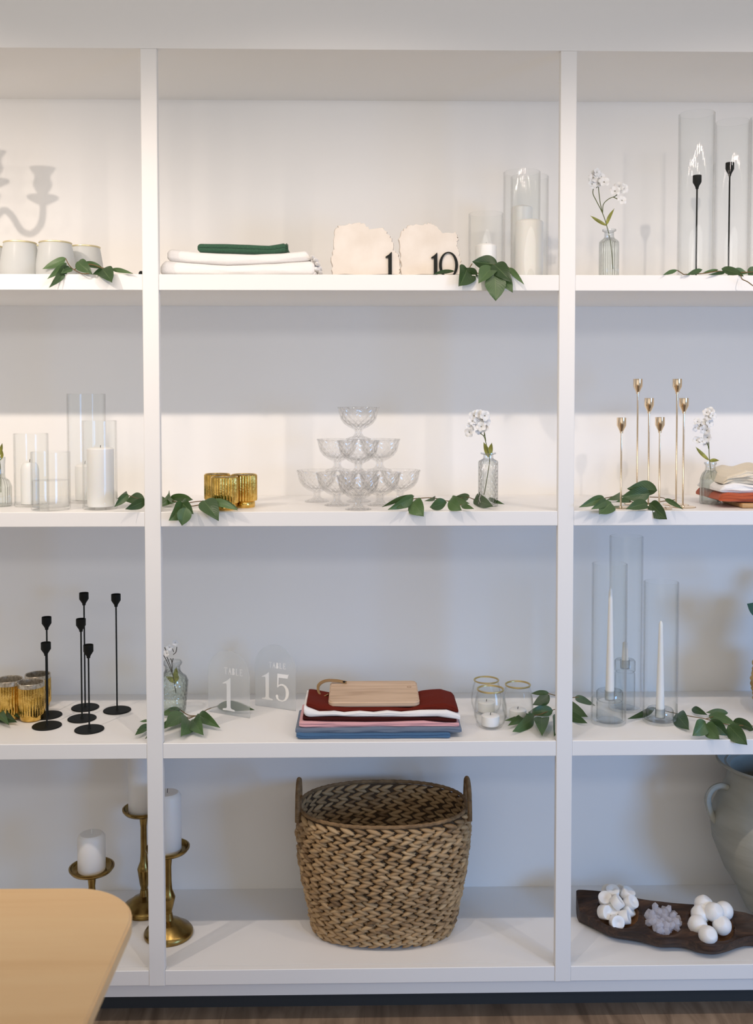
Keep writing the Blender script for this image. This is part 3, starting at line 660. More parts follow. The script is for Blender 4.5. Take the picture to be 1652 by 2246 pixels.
flower('white orchid stem in the rounded bottle vase on the second shelf', .17, [[(1562, 1060), (1559, 1030), (1556, 1000), (1555, 970), (1552, 940), (1554, 915)], [(1555, 985), (1550, 965), (1546, 950), (1535, 935)], [(1553, 965), (1545, 962), (1532, 966)]],
  [(1550, 905), (1558, 903), (1563, 912), (1555, 915), (1548, 928), (1556, 928), (1530, 925), (1537, 932), (1524, 938), (1540, 942), (1550, 944), (1528, 966), (1540, 968), (1552, 960), (1546, 975)], [(1556, 1010, 1526, 980, 8), (1556, 1011, 1578, 1010, 8)], 9, br=9.5)
bud_vase('short wide crackle glass vase with dry twigs beside the left upright', 379, .25, 1450, S3, [(24, 0), (28, .03), (33, .50), (34, .62), (30, .70), (21, .76), (17, .82), (16.5, .90), (20, .94), (21, .97), (19, 1)], CRACK)
flower('thin dry twigs with olive leaves in the crackle glass vase', .25, [[(386, 1520), (378, 1475), (370, 1450), (361, 1430)], [(379, 1480), (366, 1450), (358, 1436)], [(378, 1475), (377, 1452), (374, 1444)], [(377, 1455), (380, 1444)], [(380, 1436), (386, 1430), (388, 1419)], [(381, 1430), (377, 1419)], [(361, 1420), (366, 1430)], [(385, 1415), (386, 1404)]], [(372, 1420), (384, 1410), (366, 1433)],
  [(382, 1498, 364, 1484, 12), (384, 1500, 387, 1463, 11), (383, 1495, 392, 1482, 8)], 12, br=7, sm=STEMD, name='dried_twigs')
bud_vase('clear glass vase with a green stem cut by the left edge, second shelf', -2, .15, 1003, S2, [(24, 0), (27, .03), (27, .40), (22, .52), (14, .58), (13, .66), (13, .85), (14, .95), (14, 1)], FLUTE)
flower('green leafy stem in the glass vase at the left edge of the second shelf', .15, [[(2, 1080), (1, 1030), (-2, 1000), (-6, 960)]], [], [(0, 1010, 4, 985, 7), (-2, 1000, 5, 972, 7), (-2, 990, -20, 965, 9)], 15)

# ------------------------------------------------------------------ folded cloths
def cloth(name, label, cat, x0, x1, top, bot, Y0, Y1, m, zs=None, zb=0, group=None, seed=0, folds=2, wob=.0022, bulge=.5, parent=None, sag=0, fringe=0):
    """top/bot: front edge heights as pixel profiles [(px,py)..]; runs back from Y0 to Y1"""
    n = 90; rnd = random.Random(seed); org = P((x0+x1)/2, bot[0][1], (Y0+Y1)/2)
    bm = bmesh.new(); rows = []
    for i in range(n+1):
        u = i/n; px = x0+(x1-x0)*u
        zt = P(px, interp(top, px), Y0).z; zl = P(px, interp(bot, px), Y0).z
        if zs is not None: zl = max(zl, zs+zb)
        X = P(px, (interp(top, px)+interp(bot, px))/2, Y0).x
        e = min(u, 1-u)*n; end = 1 if e > 3 else (.62+.38*math.sqrt(max(0, 1-((3-e)/3)**2)))
        mid = (zt+zl)/2; hh = max((zt-zl)/2, .0008)*end
        ring = []; m1 = 16
        for k in range(m1+1):      # front: folded edges, top to bottom
            a = k/m1; zz = mid+hh*(1-2*a)
            fo = abs(math.sin(a*PI*folds))**.5*bulge*hh if 0 < a < 1 else 0
            if k == 0 or k == m1: fo = 0
            edge = -hh*.55*math.sqrt(max(0, 1-(1-2*a)**2))-fo*.5
            w_ = noise.noise(Vector((px*.02, a*3, seed)))*wob
            ring.append(Vector((X, Y0+.006+edge+w_, zz+w_*.7*(0 if a > .9 else 1))))
        dy = Y1-Y0
        for k in range(1, 9): ring.append(Vector((X, Y0+.006+dy*k/8, mid-hh+(0 if zs is None else 0))))
        for k in range(8, 0, -1):
            yy = Y0+.006+dy*k/8; ring.append(Vector((X, yy, mid+hh+noise.noise(Vector((px*.015, yy*14, seed+5)))*wob*2-sag*math.sin(PI*k/8))))
        for q in ring: q -= org
        rows.append([bm.verts.new(q) for q in ring])
    K = len(rows[0])
    for i in range(n):
        for k in range(K): bm.faces.new((rows[i][k], rows[i][(k+1) % K], rows[i+1][(k+1) % K], rows[i+1][k]))
    bm.faces.new(rows[0][::-1]); bm.faces.new(rows[-1])
    if fringe:
        tt = interp(top, x1); bb = interp(bot, x1)
        for k in range(fringe):
            py = tt+(bb-tt)*rnd.random(); a = P(x1-3, py, Y0+.003)-org; Ln = rnd.uniform(.004, .008)
            tube([a, a+Vector((Ln*.6, rnd.uniform(-.006, .002), rnd.uniform(-.003, .004))), a+Vector((Ln, rnd.uniform(-.006, .004), rnd.uniform(-.006, .006)))], .0006, bm, n=4, sm=2)
    o = build(name, bm, m, None); o.location = org; tag(o, label, cat, group); return o
GT = 'folded linens, top shelf'
cloth('folded_cloth', 'thick white folded linen lying directly on the top shelf', 'cloth', 352, 690, [(352, 580), (362, 572), (375, 573), (420, 577), (500, 582), (600, 578), (680, 572), (690, 574)], [(352, 603), (690, 604)], .045, .33, WHITEC, S1, .0005, GT, 1, 1, .0015)
cloth('folded_cloth', 'white folded linen in the middle of the top-shelf stack', 'cloth', 367, 680, [(367, 549), (375, 546), (430, 553), (500, 556), (560, 558), (620, 555), (668, 550), (675, 553), (680, 563)], [(367, 571), (372, 572.5), (420, 576), (500, 581), (600, 577), (680, 571)], .055, .33, WHITEC, None, 0, GT, 2, 1, .0015)
cloth('folded_cloth', 'dark green frayed linen on top of the white stack', 'cloth', 433, 629, [(433, 536), (438, 534), (500, 534.5), (540, 536), (590, 538), (612, 535), (622, 533), (629, 537)], [(433, 550), (440, 554), (500, 555.5), (560, 557.5), (600, 558), (620, 554), (629, 553)], .065, .30, GREENC, None, 0, GT, 3, 2, .0012, fringe=70)
# ruffled loose end of the white linens
def ruffle():
    org = P(690, 600, .06); bm = bmesh.new()
    for k, (x, y, r) in enumerate(((686, 566, 5), (692, 572, 6), (688, 582, 7), (697, 580, 5), (694, 592, 8), (701, 590, 5), (703, 598, 4), (690, 600, 6))):
        c = P(x, y, .06+.012*(k % 3))-org; rr = r*m_px(.06)
        s = bmesh.ops.create_icosphere(bm, subdivisions=3, radius=1, matrix=Matrix.Translation(c) @ Matrix.Diagonal((rr*1.1, .03, rr*.9, 1)))
        for v in s['verts']:
            d = v.co-c; v.co = c+d*(1+.35*noise.noise(v.co*90+Vector((k, 0, 0))))
            v.co.z = max(v.co.z, S1-org.z+.0008)
    o = build('crumpled_cloth', bm, WHITEC); o.location = org; tag(o, 'crumpled white linen corner at the right end of the top-shelf stack', 'cloth', GT)
ruffle()
GC = 'folded cloths stacked on the third shelf'
cloth('folded_cloth', 'folded blue cloth at the bottom of the third-shelf stack', 'cloth', 650, 988, [(650, 1606), (665, 1609), (800, 1609), (985, 1608)], [(650, 1621), (670, 1622.5), (985, 1621.5)], .022, .175, BLUEC, S3, .0004, GC, 11, 2)
cloth('folded_cloth', 'folded slate grey cloth lying on the blue one', 'cloth', 648, 1013, [(648, 1597), (670, 1598), (800, 1596), (985, 1595), (1013, 1597)], [(648, 1610), (665, 1608.5), (800, 1608.5), (985, 1607.5), (1013, 1609)], .026, .175, SLATEC, None, 0, GC, 12, 1)
cloth('folded_cloth', 'folded pale pink cloth in the third-shelf stack', 'cloth', 656, 1008, [(656, 1583), (670, 1583), (800, 1585), (930, 1582), (975, 1586), (1008, 1587)], [(656, 1596), (670, 1597.5), (800, 1595.5), (985, 1594.5), (1008, 1596)], .030, .175, PINKC, None, 0, GC, 13, 2)
cloth('folded_cloth', 'dark maroon cloth showing under the wavy white one', 'cloth', 664, 1002, [(664, 1572), (680, 1574), (800, 1574), (900, 1574), (975, 1575), (1002, 1579)], [(664, 1582), (670, 1582.5), (800, 1584.5), (930, 1581.5), (975, 1585.5), (1002, 1586)], .032, .175, MAROONC, None, 0, GC, 14, 1)
cloth('folded_cloth', 'wavy white cloth between the two dark red ones', 'cloth', 667, 1010, [(667, 1545), (675, 1554), (700, 1562), (733, 1560), (755, 1564), (790, 1561), (820, 1564), (850, 1560), (880, 1563), (920, 1559), (980, 1558), (1010, 1569)], [(667, 1571.5), (680, 1573.5), (740, 1572), (800, 1573.5), (900, 1573.5), (960, 1573), (1002, 1578.5), (1010, 1582)], .034, .175, WHITEC, None, 0, GC, 15, 1)
cloth('folded_cloth', 'brick red cloth on top of the third-shelf stack, under the cutting board', 'cloth', 672, 1006, [(672, 1543), (690, 1545), (735, 1554), (800, 1555), (900, 1555), (930, 1548), (975, 1544), (1000, 1550), (1006, 1556)], [(672, 1551), (700, 1561.5), (733, 1559.5), (755, 1563.5), (790, 1560.5), (820, 1563.5), (850, 1559.5), (880, 1562.5), (920, 1558.5), (980, 1557.5), (1006, 1566)], .04, .165, RUSTC, None, 0, GC, 16, 1, .003)
# cutting board on the stack
def board():
    c = P(820, 1530, .14); z = P(818, 1554.3, .04).z+.0015
    t = thing('cutting_board', 'pale wooden cutting board with a leather loop on the folded cloth stack', 'cutting board', (c.x, .140, z+.0005)); t.rotation_euler = (math.radians(2.0), 0, 0)
    bm = bmesh.new(); L_, D_, r = .121, .088, .016; pts = []
    for cx, cy, a0 in ((L_-r, D_-r, 0), (-L_+r, D_-r, 90), (-L_+r, -D_+r, 180), (L_-r, -D_+r, 270)):
        for k in range(9): a = math.radians(a0+k*11.25); pts.append((cx+r*math.cos(a), cy+r*math.sin(a)))
    f = bm.faces.new([bm.verts.new((x, y, .016)) for x, y in pts]); ex = bmesh.ops.extrude_face_region(bm, geom=[f])
    bmesh.ops.translate(bm, verts=[v for v in ex['geom'] if isinstance(v, bmesh.types.BMVert)], vec=(0, 0, -.015))
    bmesh.ops.bevel(bm, geom=[e for e in bm.edges if abs(e.verts[0].co.z-e.verts[1].co.z) < 1e-6], offset=.0035, segments=3, affect='EDGES')
    build('board', bm, BOARDW, t)
    build('glue_line', nb(-L_+.004, L_-.004, .0405, .0411, .0155, .0163), pbr('glue_line_wood', (.33, .20, .12), .6), t)
    lp = build('leather_loop', tube([(-.075, .062, .019), (-.105, .064, .024), (-.135, .055, .026), (-.152, .035, .020), (-.150, .012, .008), (-.138, -.002, .002), (-.124, .004, .006)], .0045, n=8, flat=.35), LEATHER, t)
    build('stud', lathe([(0, 0), (.004, 0), (.004, .002), (0, .0028)], 16, c=(-.082, .062, .0205)), BLACKN, t)
    build('branded_mark', lathe([(.005, .0003), (.0058, .0003), (.0058, .0006), (.005, .0006), (.005, .0003)], 24, c=(.098, .03, .0158)), pbr('burnt_mark', (.2, .1, .05), .7), t)
board()
# right end of second shelf
GR = 'folded cloths, second shelf right'
o = build('serving_board', nb(-.11, .11, -.075, .075, 0, .013, bev=.004), BOARDO); q = P(1695, 1105, .12); o.location = (q.x, .125, S2+.0003); o.rotation_euler[2] = .0
tag(o, 'small wooden board under the rust cloth at the right edge', 'board')
cloth('folded_cloth', 'crumpled rust orange cloth on the small wooden board', 'cloth', 1578, 1800, [(1578, 1092), (1586, 1083), (1600, 1080), (1625, 1083), (1652, 1081), (1700, 1080), (1790, 1083), (1800, 1090)], [(1578, 1099), (1600, 1101), (1652, 1102), (1800, 1103)], .06, .24, ORANGEC, S2, .0135, GR, 21, 3, .006, bulge=.6)
cloth('folded_cloth', 'soft white cloth in the middle of the pile at the right edge', 'cloth', 1580, 1800, [(1580, 1070), (1590, 1062), (1610, 1060), (1652, 1064), (1700, 1062), (1800, 1065)], [(1580, 1080), (1590, 1081), (1625, 1082), (1700, 1079), (1800, 1082)], .065, .24, WHITEC, None, 0, GR, 22, 2, .006)
cloth('folded_cloth', 'crumpled cream gauze on top of the pile at the right edge', 'cloth', 1588, 1790, [(1588, 1058), (1596, 1046), (1612, 1038), (1635, 1031), (1660, 1035), (1700, 1032), (1780, 1038), (1790, 1048)], [(1588, 1063), (1600, 1060), (1620, 1061), (1652, 1063), (1700, 1061), (1790, 1064)], .07, .24, GAUZE, None, 0, GR, 23, 5, .010, bulge=.7, fringe=0)

# ------------------------------------------------------------------ lettering shapes
def glyph1(h):
    """tall serif numeral 1, width about .38 h; polygon in x,z"""
    return [(.0, .045), (.10, .065), (.135, .10), (.135, .78), (.115, .83), (.0, .80), (.0, .825), (.17, .93), (.245, 1.0), (.262, 1.0), (.262, .10), (.30, .065), (.40, .045), (.40, 0), (.0, 0)]
def glyph1b():
    return [(.10, 0), (.10, .80), (.0, .78), (.0, .82), (.12, .90), (.22, 1.0), (.235, 1.0), (.235, 0)]
def ring0(w, h, n=48):
    o_ = [(w/2+w/2*math.cos(2*PI*i/n), h/2+h/2*math.sin(2*PI*i/n)) for i in range(n)]
    i_ = [(w/2+(w/2-.105)*math.cos(2*PI*i/n), h/2+(h/2-.035)*math.sin(2*PI*i/n)) for i in range(n)]
    return o_, i_
def glyph5():
    c = [(.08, 1.0), (.50, 1.0), (.55, 1.03), (.50, .86), (.13, .86), (.115, .58), (.20, .63), (.30, .64), (.42, .60), (.53, .48), (.56, .33), (.53, .17), (.43, .05), (.28, -.01), (.12, .01), (.03, .08), (.0, .17), (.03, .22), (.08, .22), (.11, .17), (.11, .10), (.17, .045), (.28, .03), (.37, .08), (.42, .19), (.43, .33), (.41, .47), (.34, .56), (.25, .585), (.15, .55), (.09, .49), (.065, .50)]
    return c
def poly_part(bm, poly, s, ox, oz, y0, y1): prism([(ox+x*s, oz+z*s) for x, z in poly], y0, y1, bm)
def ring_part(bm, o_, i_, s, ox, oz, y0, y1):
    n = len(o_); v = [[bm.verts.new((ox+x*s, y, oz+z*s)) for x, z in L] for L, y in ((o_, y0), (i_, y0), (i_, y1), (o_, y1))]
    for k in range(4):
        a, b = v[k], v[(k+1) % 4]
        for i in range(n): bm.faces.new((a[i], a[(i+1) % n], b[(i+1) % n], b[i]))
# stone slabs with table numbers
def stone(label, pts, Y, digits, seed):
    rnd = random.Random(seed); q0 = P(sum(p[0] for p in pts)/len(pts), 601, Y); org = Vector((q0.x, Y, S1+.0003))
    t = thing('stone_slab', label, 'table number', org, 'stone table numbers'); t.rotation_euler = (math.radians(-3), 0, 0)
    base = [(P(x, y, Y)-org) for x, y in pts]; poly = []
    N = len(base)
    for i in range(N):
        a, b = base[i], base[(i+1) % N]; flat = a.z < .004 and b.z < .004
        k = 1 if flat else 6
        for j in range(k):
            p = a.lerp(b, j/k); jit = 0 if (flat or p.z < .004) else .0026
            poly.append((p.x+rnd.uniform(-jit, jit), max(p.z+rnd.uniform(-jit, jit), 0)))
    bm = bmesh.new(); n = len(poly); cx, cz = sum(p[0] for p in poly)/n, sum(p[1] for p in poly)/n
    layers = []
    for y, s in ((0, .978), (.002, .992), (.006, 1.0), (.011, 1.0), (.015, .97)):
        layers.append([bm.verts.new((cx+(x-cx)*(s+rnd.uniform(-.006, .006)), y+rnd.uniform(-.0006, .0006), max(cz+(z-cz)*(s if z > .003 else 1), 0))) for x, z in poly])
    for a, b in zip(layers, layers[1:]):
        for i in range(n): bm.faces.new((a[i], a[(i+1) % n], b[(i+1) % n], b[i]))
    bm.faces.new(layers[0][::-1]); bm.faces.new(layers[-1])
    build('slab', bm, STONE, t)
    for ch, x0, yt, yb in digits:
        bm = bmesh.new(); A = P(x0, yb, Y)-org; h = P(x0, yt, Y).z-P(x0, yb, Y).z
        if ch == '1': poly_part(bm, glyph1b(), h, A.x, .0005, -.0065, -.0015)
        else: ring_part(bm, *ring0(.72, 1.0), h, A.x, .0005, -.0065, -.0015)
        build('numeral', bm, BLACKN, t, False)
stone('cream stone slab with torn edges and a black number 1', [(729, 603), (726, 570), (730, 545), (732, 502), (742, 494), (765, 489), (782, 487), (798, 489), (813, 500), (840, 496), (850, 510), (862, 523), (863, 549), (875, 559), (878, 590), (878, 603)], .09, [('1', 846, 545, 603)], 4)
stone('cream stone slab with torn edges and a black number 10', [(881, 603), (878, 562), (875, 523), (883, 503), (896, 492), (929, 490), (945, 487), (958, 495), (974, 511), (1002, 508), (1006, 523), (1004, 536), (1007, 552), (1013, 575), (1013, 603)], .085, [('1', 946, 547, 603), ('0', 963, 546, 604)], 9)

LETT = {'T': [[(0, 1), (.7, 1), (.7, .75), (.64, .9), (.42, .93), (.42, .06), (.52, 0), (.18, 0), (.28, .06), (.28, .93), (.06, .9), (0, .75)]],
 'A': [[(0, 0), (.10, .04), (.36, 1), (.44, 1), (.72, .04), (.80, 0), (.52, 0), (.58, .04), (.51, .32), (.24, .32), (.17, .04), (.24, 0)], ],
 'B': [[(0, 0), (.45, 0), (.62, .12), (.62, .38), (.45, .53), (.58, .68), (.58, .88), (.42, 1), (0, 1), (.08, .95), (.08, .05)]],
 'L': [[(0, 0), (.58, 0), (.62, .26), (.52, .07), (.22, .06), (.22, .95), (.32, 1), (0, 1), (.08, .95), (.08, .05)]],
 'E': [[(0, 0), (.58, 0), (.62, .26), (.52, .07), (.22, .06), (.22, .47), (.42, .47), (.46, .38), (.46, .64), (.42, .54), (.22, .54), (.22, .94), (.50, .93), (.58, .78), (.57, 1), (0, 1), (.08, .95), (.08, .05)]]}
def arch_sign(label, bl, br, ytop, table_px, nums):
    A, B = PZ(*bl, S3), PZ(*br, S3); mid = (A+B)/2; w_ = (B-A).length/2; rz = math.atan2(B.y-A.y, B.x-A.x)
    t = thing('table_sign', label, 'sign', mid+Vector((0, 0, .0003)), 'frosted acrylic table signs', rz)
    H = P((bl[0]+br[0])/2, ytop, mid.y).z-S3; th = .0028
    pts = [(-w_, 0), (w_, 0)]+[(w_*math.cos(a), H-w_*1.02+w_*1.02*math.sin(a)) for a in [PI*i/28 for i in range(29)]]
    build('panel', prism(pts, 0, th, bev=.0004), ACRYL, t)
    inv = Matrix.Rotation(-rz, 3, 'Z')
    def loc(px, py):      # point of the sign's front face seen at the pixel
        d = ray(px, py); n = Vector((-math.sin(rz), math.cos(rz), 0)); tt = (mid-CAM).dot(n)/d.dot(n); return inv @ (CAM+d*tt-mid)
    bm = bmesh.new(); x0, yb, x1, yt = table_px; a = loc(x0, yb); b = loc(x1, yt); h = b.z-a.z; W = b.x-a.x
    for k, ch in enumerate('TABLE'):
        for pl in LETT[ch]: poly_part(bm, [(q[0]*.82, q[1]) for q in pl], h, a.x+W*k*.215, a.z, -.0004, -.0001)
    build('word_table', bm, DECAL, t, False)
    bm = bmesh.new()
    for ch, x0, x1, yt, yb in nums:
        a = loc(x0, yb); b = loc(x1, yt); h = b.z-a.z
        poly = glyph1(1) if ch == '1' else glyph5(); sx = (b.x-a.x)/max(p[0] for p in poly)
        prism([(a.x+x*sx, a.z+z*h) for x, z in poly], -.0006, -.0001, bm)
    build('table_numeral', bm, DECAL, t, False)
arch_sign('frosted arched acrylic sign reading TABLE 1 with a leaf behind it', (457, 1561), (547.5, 1576), 1427, (492, 1478, 531, 1469), [('1', 489, 514.5, 1489, 1557)])
arch_sign('frosted arched acrylic sign reading TABLE 15, right of the TABLE 1 sign', (560, 1547), (648.5, 1560), 1415, (590, 1464, 626, 1456), [('1', 575, 598, 1476, 1533), ('5', 605, 634, 1481, 1536.5)])

# ------------------------------------------------------------------ woven things
def lump(bm, c, ax, nr, L_, W_, T_, col, layer, nu=8, nv=5):
    sd = nr.cross(ax).normalized(); rows = []
    for i in range(nv+1):
        t = i/nv; s = math.sin(PI*t)**.75 if 0 < t < 1 else 0; p = c+ax*((t-.5)*L_)
        if s == 0: rows.append([bm.verts.new(p)]); continue
        rows.append([bm.verts.new(p+sd*(math.cos(2*PI*k/nu)*W_*.5*s)+nr*(math.sin(2*PI*k/nu)*T_*.5*s)) for k in range(nu)])
    for a, b in zip(rows, rows[1:]):
        for k in range(nu):
            j = (k+1) % nu
            if len(a) == 1: f = bm.faces.new((a[0], b[k], b[j]))
            elif len(b) == 1: f = bm.faces.new((a[k], b[0], a[j]))
            else: f = bm.faces.new((a[k], b[k], b[j], a[j]))
            f.smooth = True
            for lp in f.loops: lp[layer] = (col, col, col, 1)
def woven(rad, z0, z1, rows, count, T_, seed, n_exp=2.0):
    """rad(z)->(rx,ry); braided rows of plump V-shaped strands"""
    rnd = random.Random(seed); bm = bmesh.new(); ly = bm.loops.layers.float_color.new('strand')
    dz = (z1-z0)/rows
    def pt(u, z):
        rx, ry = rad(z); c, s = math.cos(u), math.sin(u); e = 2/n_exp
        return Vector((rx*math.copysign(abs(c)**e, c), ry*math.copysign(abs(s)**e, s), z))
    # equal arc-length parametrisation
    M_ = 720; acc = [0]; zc = (z0+z1)/2
    for i in range(M_): acc.append(acc[-1]+(pt(2*PI*(i+1)/M_, zc)-pt(2*PI*i/M_, zc)).length)
    def ang(f):
        d = (f % 1)*acc[-1]; lo = 0; hi = M_
        while hi-lo > 1:
            m_ = (lo+hi)//2
            if acc[m_] <= d: lo = m_
            else: hi = m_
        return 2*PI*(lo+(d-acc[lo])/(acc[hi]-acc[lo]))/M_
    step = acc[-1]/count
    for k in range(rows):
        z = z0+dz*(k+.5); ph = rnd.random(); rowc = rnd.uniform(-.08, .08)
        for i in range(count):
            f = (i+ph+rnd.uniform(-.08, .08))/count; wv = .0035*math.sin(f*2*PI*3+k*.8)
            for s in (1, -1):
                u = ang(f); p = pt(u, z+wv+s*dz*.235); q = pt(u+.01, z+wv+s*dz*.235); tg = (q-p).normalized(); nr = tg.cross(Vector((0, 0, 1))).normalized()
                if nr.dot(Vector((p.x, p.y, 0))) < 0: nr = -nr
                ax = (tg*math.cos(.33)-Vector((0, 0, 1))*s*math.sin(.33)+nr*.18*s*rnd.uniform(.3, 1.2)).normalized()
                kk = rnd.uniform(.88, 1.14)
                lump(bm, p+nr*rnd.uniform(-.0012, .0018), ax, (nr-ax*nr.dot(ax)).normalized(), step*1.40*kk, dz*.66*kk, T_*kk, min(1, max(0, .5+rowc+rnd.gauss(0, .2))), ly)
    return bm, pt
def basket():
    ftop, fbot = PZ(845, 1817, CZ-1.135).y, PZ(845, 2083, SB).y
    H = .350; cy = .206; cx = P(841, 1900, cy).x
    t = thing('wicker_basket', 'large oval braided wicker basket with two loop handles on the bottom shelf', 'basket', (cx, cy, SB+.0005))
    def rad(z):
        u = z/H; return (interp([(0, .180), (.06, .196), (.5, .227), (.8, .238), (1, .233)], u), interp([(0, .108), (.08, .126), (.5, .150), (1, .160)], u))
    bm, pt = woven(rad, .006, H-.006, 17, 35, .019, 5, 2.25)
    build('woven_wall', bm, WEAVE, t, False, fix=False)
    bm = bmesh.new(); rows = []      # lining that closes the weave, and the base; inner shade painted dark
    for z in [0.004+i*(H-.006)/14 for i in range(15)]:
        rows.append([bm.verts.new((pt(2*PI*i/96, z).x*.988, pt(2*PI*i/96, z).y*.985, z)) for i in range(96)])
    for a, b in zip(rows, rows[1:]):
        for i in range(96): bm.faces.new((a[i], a[(i+1) % 96], b[(i+1) % 96], b[i]))
    bm.faces.new(rows[0])
    build('inner_weave', bm, pbr('shaded_reed', (.06, .033, .013), .8), t)
    def rimz(a): return H+.002
    build('rim', tube([pt(2*PI*i/160, H)+Vector((0, 0, .003+.0008*math.sin(i*2.4))) for i in range(160)], .0052, n=8, closed=True), REED, t)
    for s in (1, -1):
        pts = [pt(0 if s > 0 else PI, H)+Vector((0, y, z)) for y, z in ((-.062, -.022), (-.058, .012), (-.046, .045), (-.02, .064), (.015, .066), (.044, .048), (.058, .014), (.062, -.022))]
        hd = build('handle', tube([p+Vector((s*.004, 0, 0)) for p in pts], lambda u: .0052, n=10, sm=8), REED, t)
        w_ = bmesh.new(); sp = spline([p+Vector((s*.004, 0, 0)) for p in pts], 14)
        for p, q in zip(sp, sp[1:]):
            d = (q-p).normalized(); a = d.orthogonal().normalized(); b = d.cross(a)
            tube([p+a*.0056*math.cos(2*PI*k/10)+b*.0056*math.sin(2*PI*k/10) for k in range(10)], .0014, w_, n=5, closed=True)
        build('wrapping', w_, REED, hd)
basket()
def plant():
    c = P(1727, 1530, .20); t = thing('potted_plant', 'teal-leaved plant in a woven rope pot, cut by the right edge', 'plant', (c.x, .20, S3+.0005))
    rad = lambda z: (interp([(0, .070), (.08, .088), (.16, .08)], z),)*2
    bm, pt = woven(rad, .004, .15, 5, 17, .022, 8); build('woven_pot', bm, WEAVEG, t, False, fix=False)
    build('pot_core', lathe([(0, .003), (.064, .003), (.080, .08), (.073, .145), (.060, .145), (.060, .125), (0, .125)], 40), pbr('pot_core', (.14, .09, .04), .8), t)
    rnd = random.Random(4); st = bmesh.new(); tips = []
    for k in range(9):
        a = k*2.4; r = rnd.uniform(.045, .085); hh = rnd.uniform(.14, .27)
        pts = [(0, 0, .12), (math.cos(a)*r*.4, math.sin(a)*r*.4, .12+hh*.5), (math.cos(a)*r, math.sin(a)*r, .12+hh)]; tube(pts, .0016, st, n=5)
        for p in spline(pts, 4)[2:]: tips.append((p, a))
    build('stems', st, STEMG, t)
    for p, a in tips:
        d = Vector((math.cos(a+rnd.uniform(-1.3, 1.3)), math.sin(a+rnd.uniform(-1.3, 1.3)), rnd.uniform(-.5, .6))).normalized(); T = p+d*rnd.uniform(.04, .055)
        if p.y+.2+d.y*.05 > DEP-.04: d.y = -abs(d.y); T = p+d*.045
        build('leaf', make_leaf(p, T, .042, rnd.uniform(-.5, .5), .1, .15, FW), CERAM, t, fix=False)
plant()

# ------------------------------------------------------------------ brass candle holders
def brass(label, clabel, c, hd, rb, rd, rc, hc, wick, wh=.01):
    t = thing('brass_candle_holder', label, 'candle holder', c, 'antique brass pillar candle holders')
    build('foot', lathe([(0, 0), (rb*.97, 0), (rb, .004), (rb*.99, .010), (rb*.90, .018), (rb*.62, .030), (rb*.52, .036), (rb*.46, .038), (rb*.22, .044), (.0125, .052), (.0105, .062), (0, .062)], 56), BRASS, t)
    k = hd*.30
    build('stem', lathe([(0, .058), (.0095, .058), (.0105, .070), (.0125, .076), (.0185, k+.028), (.0195, k+.034), (.0150, k+.046), (.0112, k+.056), (.0095, k+.08), (.0090, hd-.05), (.0125, hd-.018), (.014, hd-.014), (0, hd-.014)], 40), BRASS, t)
    build('dish', lathe([(0, hd-.016), (.016, hd-.016), (rd*.55, hd-.013), (rd*.90, hd-.006), (rd, hd+.002), (rd, hd+.006), (rd*.93, hd+.007), (rd*.90, hd+.002), (rd*.80, hd-.003), (rd*.2, hd-.004), (0, hd-.004)], 56), BRASS, t)
    pillar(clabel, Vector(c)+Vector((0, 0, hd-.0035)), rc, hc, wick, wh, 'white pillar candles on brass holders', dome=.012)
Yc = .175; c = P(370, 2060, Yc); c.z = SB+.0004
brass('brass candle holder right of the left upright, its foot partly behind it', 'white pillar candle right of the left upright', c, P(370, 1862, Yc).z-SB, .068, .060, .0375, P(366, 1738, Yc).z-P(370, 1865, Yc).z, WICK)
Yc = .310; c = P(317, 2000, Yc); c.z = SB+.0004
brass('tallest brass candle holder, left of and partly behind the left upright', 'tallest white pillar candle, top hidden by the shelf', c, P(317, 1776, Yc).z-SB, .064, .060, .043, CZ-.955-P(317, 1776, Yc).z, WICK, .006)
Yc = .16; c = P(203, 2060, Yc); c.z = SB+.0004
brass('shortest brass candle holder, standing behind the wooden table', 'short white pillar candle with a fresh white wick', c, P(203, 1905, Yc).z-SB, .066, .061, .0375, P(203, 1829, Yc).z-P(203, 1909, Yc).z, WICKW, .013)

# ------------------------------------------------------------------ clay pot
def clay():
    Y = .238; c = P(1706, 1900, Y); zr = P(1572, 1672, Y).z; H = zr-SB
    t = thing('clay_pot', 'large grey clay urn with a loop handle, cut by the right edge', 'pot', (c.x, Y, SB+.0005))
    s = m_px(Y)
    pr = [(0, 0), (.060, 0), (.066, .006), (.098, .06), (.150, .14), (.182, .22), (.186, .27), (.180, .31), (.160, .355), (.143, .385), (.138, .41), (.142, .44), (.160, H-.012), (.170, H-.004), (.171, H), (.166, H+.003), (.158, H-.006), (.132, .43), (.128, .40), (.140, .36), (.16, .30), (.166, .25), (.15, .16), (.09, .03), (0, .02)]
    rib = lambda th, r, z: r*(1+.006*math.sin(z*170)+.006*math.sin(th*3+z*12))
    build('urn_body', lathe(pr, 96, rib), CLAY, t)
    pts = [P(x, y, Y)-Vector((c.x, Y, SB)) for x, y in ((1596, 1728), (1580, 1724), (1562, 1732), (1553, 1752), (1558, 1778), (1566, 1795), (1576, 1806))]
    build('loop_handle', tube(pts, .0085, n=10, flat=1.4), CLAY, t)
clay()

